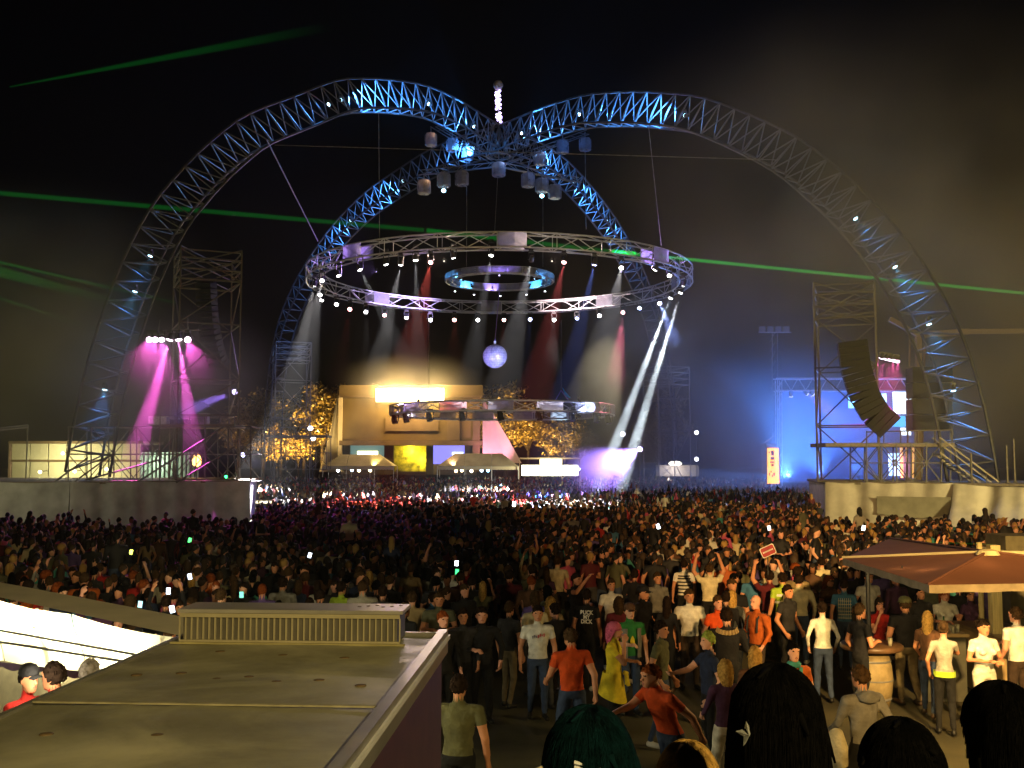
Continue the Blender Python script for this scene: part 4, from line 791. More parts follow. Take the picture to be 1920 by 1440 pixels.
# ------------------------------------------------------------------ stage smoke
def smoke(name, c, rad, dens, label, noise=.8, ns=.25, col=(.95,.95,.97)):
    b = MB().lathe([(math.sin(math.pi*i/12), -math.cos(math.pi*i/12)) for i in range(13)], (0,0,0), volmat(name+'_volume', col, dens, shape=True, noise=noise, nscale=ns), 20)
    o = link(name, b.mesh(name), None, Matrix.Translation(c) @ Matrix.Diagonal((*rad, 1))); tag(o, label, 'smoke', kind='stuff')
    return o
def cpx(px, py, Y): return at(px, py, Y)
smoke('beam_smoke', cpx(1195,690,101), (8.5,7,10.5), .11, 'drifting pale smoke below the right end of the large ring', .95, .22)
smoke('violet_smoke', cpx(1160,862,100), (10,6,5), .18, 'dense violet smoke cloud over the crowd right of centre', .7, .3)
smoke('blue_smoke', cpx(1470,840,106), (26,17,12), .075, 'blue lit smoke spreading before the side stage', .6, .1)
smoke('purple_smoke', cpx(320,740,69), (9.5,6,7), .10, 'magenta lit smoke around the left tower', .6, .25)
smoke('right_smoke', cpx(1700,500,66), (26,13,19), .062, 'faint smoke tinted brown in place of warm light over the right tower', .9, .07, (.85,.75,.45))  # brown of the warm light is put into the smoke's own colour
smoke('stage_smoke', cpx(770,720,195), (16,6,7), .05, 'amber lit smoke above the main stage lamps', .6, .15)
smoke('left_smoke', cpx(60,650,68), (17,11,12), .07, 'faint smoke with olive light put into its tint left of the left tower', .8, .1, (.85,.8,.5))  # olive of the light is part of the smoke colour itself
smoke('drift_smoke', cpx(1330,680,104), (18,10,13), .03, 'thin grey blue smoke drifting up right of the large ring', .9, .09)
vl = fixture('violet_beam_lamp', at(1200,842,104), at(1110,895,97), (.36,.2,1), 130000, 40, 'violet wash lamp behind the smoke right of centre', 'stage light', None, 14, 1.4, True, .5, .2, .6); rod('stand', vl, Vector((at(1200,842,104).x,104,.02)), at(1200,836,104), .06, DARK)
v2 = fixture('cool_beam_lamp', at(1085,880,112), at(1035,760,104), (.6,.85,1), 26000, 16, 'cool white lamp sending a soft beam up beside the bright stalls', 'stage light', None, 5, 1., True, .5, .2, .8); rod('stand', v2, Vector((at(1085,880,112).x,112,.02)), at(1085,868,112), .06, DARK)

# ------------------------------------------------------------------ green lasers
def laser(name, p, q, r0, r1, s, label, flat=None, fade=None):
    """beam as a closed tube of glowing air; its glow thins out as the beam spreads"""
    p = Vector(p); q = Vector(q); m = volmat(name+'_light', (0,0,0), 0, (.02,1.,.10), s); d = q-p; L = d.length; n = 10
    if fade is not None:
        t = m.node_tree; v = next(x for x in t.nodes if x.type == 'PRINCIPLED_VOLUME'); tc = t.nodes.new('ShaderNodeTexCoord'); sx = t.nodes.new('ShaderNodeSeparateXYZ'); t.links.new(tc.outputs['Object'], sx.inputs[0])
        mr = t.nodes.new('ShaderNodeMapRange'); mr.interpolation_type = 'SMOOTHSTEP'; mr.inputs[1].default_value = 0; mr.inputs[2].default_value = L; mr.inputs[3].default_value = s; mr.inputs[4].default_value = s*fade; t.links.new(sx.outputs['Z'], mr.inputs[0])
        t.links.new(mr.outputs[0], v.inputs['Emission Strength'])
    V = [Vector((math.cos(2*math.pi*k/n)*(r if flat is None or not e else flat), math.sin(2*math.pi*k/n)*r, z)) for e, (z, r) in enumerate(((0, r0), (L, r1))) for k in range(n)]
    me = MB().add(V, [(k,(k+1)%n,n+(k+1)%n,n+k) for k in range(n)]+[tuple(range(n-1,-1,-1)), tuple(range(n,2*n))], m).mesh(name)
    u = d.cross(Vector((0,1,0))).normalized(); z = d.normalized(); yv = z.cross(u); Mr = Matrix((u, yv, z)).transposed().to_4x4()
    return tag(link(name, me, None, Matrix.Translation(p) @ Mr), label, 'laser beam', 'green laser beams')
laser('laser_beam', at(1980,556,72), at(1160,473,92), .13, .17, .9, 'bright green laser beam crossing from the right edge into the large ring')
laser('laser_beam', at(1192,476.3,91.2), at(1146,471.6,92.5), .24, .24, 1.5, 'short brightest green stretch of the laser inside the large ring')
laser('laser_beam', at(1150,472,92.8), at(800,432,101), .20, .26, .16, 'green laser stretch behind the near rim of the large ring')
laser('laser_beam', at(795,431.5,101.2), at(-60,357,112), .24, .30, .085, 'fading green laser beam from the large ring to the left edge', None, .7)
laser('laser_fan', at(18,163,60), at(640,46,75), .05, .16, .17, 'green laser fan rising from the upper left corner', .5, 0.)
laser('laser_fan', at(-60,478,60), at(330,568,72), .10, .09, .22, 'upper green laser streak left of the left tower', None, .3)
laser('laser_fan', at(-60,494,60), at(300,585,72), .4, .05, .05, 'broad pale green laser fan left of the left tower', None, .3)
laser('laser_fan', at(-60,540,60), at(250,640,70), .08, .05, .22, 'lower green laser streak left of the left tower', None, .1)
laser('laser_fan', at(-60,505,60), at(290,588,72), .05, .04, .16, 'second thin green laser streak left of the left tower', None, .2)
laser('laser_fan', at(-60,520,60), at(240,600,70), .04, .03, .12, 'faint third green laser streak left of the left tower', None, .1)
laser('laser_fan', at(1660,1013,21), at(1862,1021,16), .008, .008, 1.2, 'thin green laser line grazing the red canopy')
# ------------------------------------------------------------------ people
SK = {k: mat('skin_'+k, lin(h), .6, 0, .12, 9) for k, h in dict(fair='e0a98c', tan='c98a66', brown='8a5a3c', rosy='d89a80').items()}
CL = {k: mat('cloth_'+k, lin(h), .9, 0, .22, 9, .7) for k, h in dict(white='dedbd2', cream='d6c9a4', black='17161a', charcoal='2c2b2e', grey='77756f', ltgrey='9c988c', navy='1e2a48', blue='3a6a8c', teal='3f8f88',
      orange='cc4a12', red='a81f1a', maroon='5a1620', yellow='d9c22c', lime='a7c43a', olive='59583a', brown='5a3d28', rust='b0561c', pink='c8587c', green='2c7a3c', camo='5f5f49', plum='4a2a4a', sand='a08a62', violet='5c4a8a').items()}
TR_ = {k: mat('trousers_'+k, lin(h), .9, 0, .3, 8, .6) for k, h in dict(jeans='34425e', black='141416', grey='4a4a4c', khaki='6d6047', brown='3a2c22', white='cfc9ba').items()}
SH = {k: mat('shoe_'+k, lin(h), .5) for k, h in dict(black='151515', white='c8c4ba', brown='3a2a1c').items()}
HR = {k: mat('hair_'+k, lin(h), .95, 0, .4, 30, 0, 0, .05) for k, h in dict(black='090808', dark='241a14', brown='41301f', blond='b08a4a', grey='77706a', ginger='7a3c1a', teal='041a1e', greenblond='8fa04a', pink='c05a78').items()}
EYE = mat('dark_eye', (.02,.015,.012), .2); LIP = mat('lip', (.42,.14,.11), .5)

def cone_pts(b, p, q, r0, r1, n=10):      # rounded tapered limb as closed mesh
    p = Vector(p); q = Vector(q); d = (q-p); L = d.length; d = d/L if L > 1e-6 else Vector((0,0,1))
    u = d.orthogonal().normalized(); v = d.cross(u); rings = []
    for k in (-.95,-.7,-.35,0): rings.append((p+d*(r0*k), r0*math.sqrt(max(0, 1-k*k))))
    for t in (.35,.7): rings.append((p.lerp(q, t), r0+(r1-r0)*t))
    for k in (0,.35,.7,.95): rings.append((q+d*(r1*k), r1*math.sqrt(max(0, 1-k*k))))
    V = [c+(u*math.cos(2*math.pi*i/n)+v*math.sin(2*math.pi*i/n))*r for c, r in rings for i in range(n)]; m = len(rings)
    b.add(V, [(j*n+i, j*n+(i+1)%n, (j+1)*n+(i+1)%n, (j+1)*n+i) for j in range(m-1) for i in range(n)]+[tuple(range(n-1,-1,-1)), tuple((m-1)*n+i for i in range(n))], STEEL)
def loft(b, secs, n=16):                  # elliptical sections (centre, rx, ry)
    V = [Vector(c)+Vector((math.cos(2*math.pi*i/n)*rx, math.sin(2*math.pi*i/n)*ry, 0)) for c, rx, ry in secs for i in range(n)]; m = len(secs)
    b.add(V, [(j*n+i, j*n+(i+1)%n, (j+1)*n+(i+1)%n, (j+1)*n+i) for j in range(m-1) for i in range(n)]+[tuple(range(n-1,-1,-1)), tuple((m-1)*n+i for i in range(n))], STEEL)
SLOTS = ['skin', 'shirt', 'sleeve', 'trousers', 'shoes', 'hair', 'eye', 'lip']
# arms as (elbow, wrist) for the figure's own right (-x side when facing -y) and left
ARM = dict(down=((-.27,.03,1.13),(-.28,-.06,.88)), relax=((-.29,.05,1.15),(-.25,-.12,.93)), cup=((-.27,-.02,1.14),(-.10,-.27,1.16)), up=((-.31,-.06,1.60),(-.24,-.12,1.88)), phone=((-.27,-.20,1.42),(-.13,-.36,1.70)),
           reach=((-.24,-.22,1.24),(-.15,-.50,1.22)), face=((-.21,-.20,1.17),(-.055,-.17,1.47)), out=((-.42,-.06,1.22),(-.62,-.14,1.12)), hip=((-.36,.06,1.16),(-.19,-.04,1.0)), swing=((-.24,.16,1.16),(-.22,.22,.92)), swingf=((-.25,-.10,1.14),(-.22,-.30,1.02)))
POSES = {'stand': ('down','down',0,0), 'relax': ('relax','relax',0,0), 'cups': ('cup','relax',0,0), 'folded': ('cup','cup',0,0), 'cheer': ('up','up',0,0), 'oneup': ('relax','up',0,0), 'phone': ('phone','cup',0,0), 'reach': ('reach','relax',0,0),
         'face': ('face','cup',0,0), 'walk': ('swing','swingf',1,.05), 'hip': ('hip','relax',0,0), 'out': ('out','down',0,0), 'stoop': ('reach','swing',1,.34)}
def build_body(pose, fem, voxel, hairstyle=None):
    ra, la, walk, lean = POSES[pose]; b = MB(); S = []; CUTS = []; ARMS = []        # S: classification segments (region, p, q, r0, r1)
    def seg(reg, p, q, r0, r1, solid=True):
        if solid: cone_pts(b, p, q, r0, r1)
        S.append((SLOTS.index(reg), Vector(p), Vector(q), r0, r1))
    def L(p):                                               # lean the upper body about the hips
        p = Vector(p); z = max(0, p.z-.95); return Vector((p.x, p.y-math.sin(lean)*z, .95+z*math.cos(lean) if p.z > .95 else p.z))
    k = .93 if fem else 1.; sw = .165 if fem else .195
    hipw = .17 if fem else .16
    secs = [((0,0,.84),hipw*.8,.10),((0,.01,.92),hipw+.01,.118),((0,0,1.02),.142 if fem else .152,.108),((0,-.005,1.12),.122 if fem else .148,.10),((0,-.01,1.24),.142 if fem else .168,.118),((0,-.005,1.34),sw-.015,.118),((0,0,1.41),sw-.03,.095),((0,.005,1.46),.10,.075),((0,.0,1.49),.06,.058)]
    loft(b, [(L(c), rx, ry) for c, rx, ry in secs])
    S.append((1, L((0,0,1.04)), L((0,0,1.38)), .15, .17)); S.append((3, Vector((0,.01,.84)), Vector((0,.01,.955)), .16, .16))
    if fem:
        for s in (-1, 1): seg('shirt', L((s*.07,-.085,1.27)), L((s*.072,-.10,1.265)), .062, .058)
    for s in (-1, 1):                                       # legs
        st = (.20 if s > 0 else -.16) if walk else (.02 if s > 0 else -.01)
        hip = Vector((s*.088, 0, .90)); kn = Vector((s*.10, -st*.62-.02, .50)); an = Vector((s*.11, -st*1.25+(.04 if st >= 0 else .12), .10 if st >= 0 or not walk else .15)); toe = an+Vector((s*.025, -.16, -.055))
        seg('trousers', hip, kn, .092, .066); seg('trousers', kn, an+Vector((0,0,.03)), .064, .046); seg('shoes', an+Vector((0,.03,-.045)), toe, .045, .038)
    hands = []
    for s, nm in ((-1, ra), (1, la)):
        e, wv = ARM[nm]; e = L((-s*e[0]*(k), e[1], e[2])); wv = L((-s*wv[0]*k, wv[1], wv[2])); sh = L((s*sw, 0, 1.405))
        r = .84 if fem else 1.
        seg('shirt', L((s*.10,0,1.40)), sh, .075, .066*r); m = sh.lerp(e, .52); CUTS.append((m, (e-sh).normalized())); ARMS.append((m, e)); seg('shirt', sh, m, .064*r, .056*r); seg('sleeve', m, e, .050*r, .044*r); seg('sleeve', e, e.lerp(wv, .82), .044*r, .034*r); seg('skin', e.lerp(wv, .84), wv, .032*r, .029*r)
        d = (wv-e).normalized(); pa = wv+d*.085
        side = d.cross(Vector((0,0,1))); side = side.normalized() if side.length > .15 else Vector((0,-1,0)); 
        if nm in ('down','relax','swing','swingf','hip'): side = Vector((0,-1,0)); side = (side-d*side.dot(d)).normalized()
        nrm = d.cross(side).normalized(); curl = nrm*(-s)
        if curl.dot(Vector((-s,0,0))) < 0: curl = -curl
        seg('skin', wv, pa, .026, .030); cone_pts(b, wv+d*.03+side*.018, pa+side*.022, .020, .019); cone_pts(b, wv+d*.03-side*.018, pa-side*.022, .020, .019)
        for fi, (o, ln) in enumerate(((.033,.062),(.011,.074),(-.011,.07),(-.033,.054))):
            f0 = pa+side*o; f1 = f0+d*ln*.55+curl*.012; f2 = f1+d*ln*.35+curl*.034; seg('skin', f0, f1, .0105, .0095); seg('skin', f1, f2, .0095, .008)
        t0 = wv+d*.025+side*.028; t1 = t0+d*.035+side*.028+curl*.008; seg('skin', t0, t1, .013, .0115); seg('skin', t1, t1+d*.03+curl*.008+side*.004, .011, .009)
        hands.append(pa+d*.03)
    hc = L((0,-.015,1.645)); nk = L((0,.012,1.47)); seg('skin', nk, hc-Vector((0,-.02,.06)), .056, .052)
    loft(b, [(hc+Vector((0,y,z)), rx, ry) for z, y, rx, ry in ((-.125,-.045,.030,.028),(-.11,-.035,.046,.05),(-.075,-.018,.060,.075),(-.03,-.004,.070,.090),(.02,.004,.076,.098),(.06,.006,.073,.094),(.095,.008,.055,.072),(.118,.008,.025,.035))], 18)
    S.append((0, hc+Vector((0,-.01,-.06)), hc+Vector((0,0,.03)), .07, .085))
    cone_pts(b, hc+Vector((0,-.092,.008)), hc+Vector((0,-.112,-.034)), .010, .016, 8); cone_pts(b, hc+Vector((0,-.085,.03)), hc+Vector((0,-.092,0)), .012, .011, 8)
    for s in (-1, 1):
        cone_pts(b, hc+Vector((s*.074,.005,.012)), hc+Vector((s*.078,.014,-.03)), .017, .013, 8); cone_pts(b, hc+Vector((s*.018,-.09,.03)), hc+Vector((s*.05,-.076,.032)), .013, .012, 8)
    cone_pts(b, hc+Vector((-.018,-.085,-.068)), hc+Vector((.018,-.085,-.068)), .012, .012, 8)
    me = b.mesh('raw'); o = bpy.data.objects.new('raw', me); COL.objects.link(o)
    md = o.modifiers.new('r', 'REMESH'); md.mode = 'VOXEL'; md.voxel_size = voxel; md2 = o.modifiers.new('s', 'SMOOTH'); md2.factor = .5; md2.iterations = 2
    dg = bpy.context.evaluated_depsgraph_get(); n0 = len(o.evaluated_get(dg).data.polygons)
    md3 = o.modifiers.new('d', 'DECIMATE'); md3.ratio = min(1., 4200/max(1, n0*2)); dg = bpy.context.evaluated_depsgraph_get()
    out = bpy.data.meshes.new_from_object(o.evaluated_get(dg)); bpy.data.objects.remove(o)
    bm = bmesh.new(); bm.from_mesh(out)
    def cutp(co, no): bmesh.ops.bisect_plane(bm, geom=bm.verts[:]+bm.edges[:]+bm.faces[:], plane_co=co, plane_no=no, dist=1e-5)
    cutp(Vector((0,0,.955)), Vector((0,0,1)))
    for co, no in CUTS: cutp(co, no)
    bm.normal_update(); seed_ = len(BODY)*3.7
    for v in bm.verts:                                       # creases in the clothes
        c = v.co
        if .12 < c.z < 1.42 and abs(c.x) < .4:
            a_ = mnoise.noise((c.x*7+seed_, c.y*7, c.z*15))+.6*mnoise.noise((c.x*16, c.y*16+seed_, c.z*9)); v.co = c+v.normal*a_*(.011 if abs(c.x) < .19 else .004)
    bm.to_mesh(out); bm.free()
    N = len(out.polygons); ctr = np.empty(N*3); out.polygons.foreach_get('center', ctr); ctr = ctr.reshape(-1, 3)
    best = np.full(N, 9.); reg = np.zeros(N, int)
    for g_, p, q, r0, r1 in S:
        p = np.array(p); d = np.array(q)-p; L2 = max(1e-9, d @ d); t = np.clip(((ctr-p) @ d)/L2, 0, 1); ds = np.linalg.norm(ctr-(p+t[:, None]*d), axis=1)-(r0+(r1-r0)*t); mk = ds < best; best[mk] = ds[mk]; reg[mk] = g_
    h = ctr-np.array(hc); hd = (np.abs(h[:, 0]) < .12) & (np.abs(h[:, 1]) < .14) & (h[:, 2] > -.14)
    reg[hd & (reg != 1)] = 0
    tor = (np.abs(ctr[:, 0]) < .155) & (ctr[:, 2] > .70) & (ctr[:, 2] < 1.25) & np.isin(reg, (1, 3)); reg[tor & (ctr[:, 2] > .955)] = 1; reg[tor & (ctr[:, 2] < .955)] = 3
    for m_, e_, in ARMS:
        d_ = np.array(e_-m_); L2 = d_ @ d_; t_ = ((ctr-np.array(m_)) @ d_)/L2; ds_ = np.linalg.norm(ctr-(np.array(m_)+t_[:, None]*d_), axis=1); near_ = (ds_ < .075) & (t_ > -.7) & (t_ < 1) & np.isin(reg, (1, 2)) ; reg[near_ & (t_ > 0)] = 2; reg[near_ & (t_ <= 0)] = 1
    hair = hd & ((h[:, 2] > .075) | ((h[:, 1] > .012) & (h[:, 2] > -.035)) | ((h[:, 1] > -.045) & (h[:, 2] > .045)) | ((np.abs(h[:,0]) < .06) & (h[:,1] > .03) & (h[:,2] > -.07)))
    reg[hair] = 5
    for s in (-1, 1): reg[hd & (h[:, 1] < -.055) & (np.hypot(h[:, 0]-s*.033, (h[:, 2]-.012)*1.6) < .019)] = 6
    reg[hd & (h[:, 1] < -.06) & (np.hypot(h[:, 0]*.55, h[:, 2]+.068) < .013)] = 7
    out.materials.clear()
    for _ in SLOTS: out.materials.append(None)
    out.polygons.foreach_set('material_index', reg.astype(np.int32)); out.polygons.foreach_set('use_smooth', np.ones(N, bool)); out.update()
    return out, hc, hands, reg
def hair_mesh(style, seed=1, strands=0, wide=1.):
    """hair around the head centre: an uneven cap of locks, with a long back for long styles"""
    b = MB(); n, m = 34, 18; rg = random.Random(seed)
    jag = [rg.uniform(-.03,.035) for _ in range(n)]
    def S(u, j):
        a = 2*math.pi*u; back = (1+math.sin(a))/2; i = u*n; k0 = int(i) % n; jg = jag[k0]+(jag[(k0+1) % n]-jag[k0])*(i-int(i))
        lim = {'short': .385+.23*back, 'long': .47+.31*back, 'bob': .48+.28*back, 'bun': .42+.22*back}[style]+jg; t = math.pi*lim*(j/m)
        nz = mnoise.noise((math.cos(a)*4+seed*7, math.sin(a)*4, t*2.5)); nf = mnoise.noise((math.cos(a)*13+seed, math.sin(a)*13, t*3))
        nz *= .35 if strands else 1; nf *= .3 if strands else 1; r = 1.035+.07*nz+.035*nf-(.06 if j > m-.5 else 0); p = Vector((math.sin(t)*math.cos(a)*.086*r, .012+math.sin(t)*math.sin(a)*.110*r, math.cos(t)*.124*r+.004))
        if style in ('long', 'bob') and back > .28 and j > m*.55:
            f = (j-m*.55)/(m*.45); dn = (.34 if style == 'long' else .13)*f*min(1, (back-.28)*2.2)*(1+.25*nf); p.z -= dn; p.y += .03*f*back-.02*f*f*back; p.x *= 1+(.18+.35*(wide-1))*f*back
        p.x *= wide; p.y = .012+(p.y-.012)*wide; return p
    V = [S(i/n, j) for j in range(m+1) for i in range(n)]
    b.add(V, [(j*n+i, j*n+(i+1)%n, (j+1)*n+(i+1)%n, (j+1)*n+i) for j in range(m) for i in range(n)], STEEL)
    inner = [Vector((v.x*.92, .012+(v.y-.012)*.92, v.z if v.z < 0 else v.z*.95)) for v in V[m*n:]]
    b.add(V[m*n:]+inner, [(i, (i+1)%n, n+(i+1)%n, n+i) for i in range(n)], STEEL)
    if style == 'bun': b.lathe([(0,-.05),(.035,-.038),(.05,0),(.035,.038),(0,.05)], (0,.135,.05), STEEL, 12)
    for _ in range(6 if strands else 46 if style in ('short', 'bun') else 40):          # loose locks break the outline
        u, j = rg.random(), rg.uniform(1, m*.95); p = S(u, j); q = S((u+rg.uniform(-.03,.03)) % 1, min(m, j+rg.uniform(1.5, 3.5))); o = (p-Vector((0,.012,0))).normalized()
        b.bar(p-o*.004, q+o*rg.uniform(.006,.016), .011, STEEL, 4, .003)
    for _ in range(strands):
        u = rg.random(); pr = None; dr = rg.uniform(-.02,.02); off = 1.0+.022*rg.random(); j0 = rg.uniform(.4, m*.5); j1 = rg.uniform(m*.7, m)
        for k in range(7):
            t = k/6; p = S((u+dr*t) % 1, j0+(j1-j0)*t); p = Vector((p.x*off, .012+(p.y-.012)*off, p.z+(off-1)*.1))
            if pr is not None: b.bar(pr, p, .0007, STEEL, 3)
            pr = p
    me = b.mesh('hair', True); me.materials.clear(); me.materials.append(None); return me
HAIR = {s: [hair_mesh(s, k) for k in (1, 2)] for s in ('short', 'long', 'bob', 'bun')}
HAIRX = {s: hair_mesh(s, 5, 2200, 1.12) for s in ('bob', 'long', 'short')}
BODY = {}
def body(pose, fem):
    if (pose, fem) not in BODY: BODY[pose, fem] = build_body(pose, fem, .0115)
    return BODY[pose, fem]
LOD = {}
def lod(pose, fem, n, hstyle='short', cut=None):
    key = (pose, fem, n, hstyle, cut)
    if key in LOD: return LOD[key]
    me, hc, hands, reg = body(pose, fem); o = bpy.data.objects.new('raw', me.copy()); COL.objects.link(o)
    bm = bmesh.new(); bm.from_mesh(o.data); hm = bmesh.new(); hm.from_mesh(HAIR[hstyle][0])
    hm.transform(Matrix.Translation(hc)); 
    for f in hm.faces: f.material_index = 5
    tmp = bpy.data.meshes.new('t'); hm.to_mesh(tmp); bm.from_mesh(tmp)
    if cut:
        bmesh.ops.delete(bm, geom=[v for v in bm.verts if v.co.z < cut], context='VERTS')
    bm.to_mesh(o.data); bm.free(); hm.free()
    md = o.modifiers.new('d', 'DECIMATE'); md.ratio = n/max(1, len(o.data.polygons)*1.7); dg = bpy.context.evaluated_depsgraph_get()
    out = bpy.data.meshes.new_from_object(o.evaluated_get(dg)); bpy.data.objects.remove(o); LOD[key] = out; return out
PEOPLE = []                              # plan positions taken
def dress(o, mats):
    for i, m in enumerate(mats): o.material_slots[i].link = 'OBJECT'; o.material_slots[i].material = m
def person(loc, face, pose, fem, shirt, trousers, hair, skin='fair', hstyle=None, long_sleeve=False, label='', group=None, height=1.76, detail=True, shoes='black', near=False):
    """face: 0 looks at the viewing platform, 180 looks to the stage, 90 looks to the right of the picture"""
    me, hc, hands, reg = body(pose, fem); s = height/1.765; hstyle = hstyle or ('long' if fem else 'short')
    o = bpy.data.objects.new('person', me if detail else lod(pose, fem, 900, hstyle)); COL.objects.link(o)
    o.location = loc; o.rotation_euler = (0, 0, R(face)); fat = 1+.13*math.sin(len(PEOPLE)*2.399)*(0 if near else 1); o.scale = (s*fat, s*fat, s); tag(o, label, 'person', group)
    sk = SK[skin]; sm = CL[shirt]; dress(o, [sk, sm, sm if long_sleeve else sk, TR_[trousers], SH[shoes], HR[hair], EYE, LIP])
    if detail:
        h = bpy.data.objects.new('hair', (HAIRX if near else HAIR)[hstyle if not near or hstyle in HAIRX else 'long'] if near else HAIR[hstyle][len(PEOPLE) % 2]); COL.objects.link(h); h.parent = o; h.location = hc; dress(h, [HR[hair]])
    PEOPLE.append((loc[0], loc[1])); o['_h'] = list(hc)
    return o
def child(o, name, b, smooth=False):
    me = b.mesh(name, smooth); c = bpy.data.objects.new(name, me); COL.objects.link(c); c.parent = o; return c
def cap_child(o, m, peak=True):
    hc = Vector(o['_h']); b = MB(); b.lathe([(.095,.03),(.099,.05),(.095,.09),(.07,.125),(.02,.142)], hc+Vector((0,.008,0)), m, 20, Matrix.Diagonal((.93,1.15,1,1)))
    if peak: b.grid(lambda u, v: hc+Vector(((u-.5)*.15*(1-.25*v), -.095-.085*v*(1-(2*u-1)**2*.35), .045-.012*v-.02*(2*u-1)**2)), 10, 4, m); b.grid(lambda u, v: hc+Vector(((u-.5)*.15*(1-.25*v), -.095-.085*v*(1-(2*u-1)**2*.35), .041-.012*v-.02*(2*u-1)**2)), 10, 4, m)
    return child(o, 'cap', b, True)
def text_child(o, lines, size, pos, rotz, m, name='shirt_print'):
    cu = bpy.data.curves.new('t', 'FONT'); cu.body = lines; cu.size = size; cu.align_x = 'CENTER'; cu.align_y = 'CENTER'; cu.extrude = .0015; cu.offset = .004; cu.space_line = .8
    to = bpy.data.objects.new('t', cu); COL.objects.link(to); dg = bpy.context.evaluated_depsgraph_get(); me = bpy.data.meshes.new_from_object(to.evaluated_get(dg)); bpy.data.objects.remove(to)
    me.materials.clear(); me.materials.append(m); c = bpy.data.objects.new(name, me); COL.objects.link(c); c.parent = o; c.location = pos; c.rotation_euler = (R(84), 0, R(rotz)); return c
def pp_(px, ytop, h=1.76):                # ground place of somebody whose head top is seen there
    p = gr(px, ytop, h); return (p.x, p.y, 0.01)
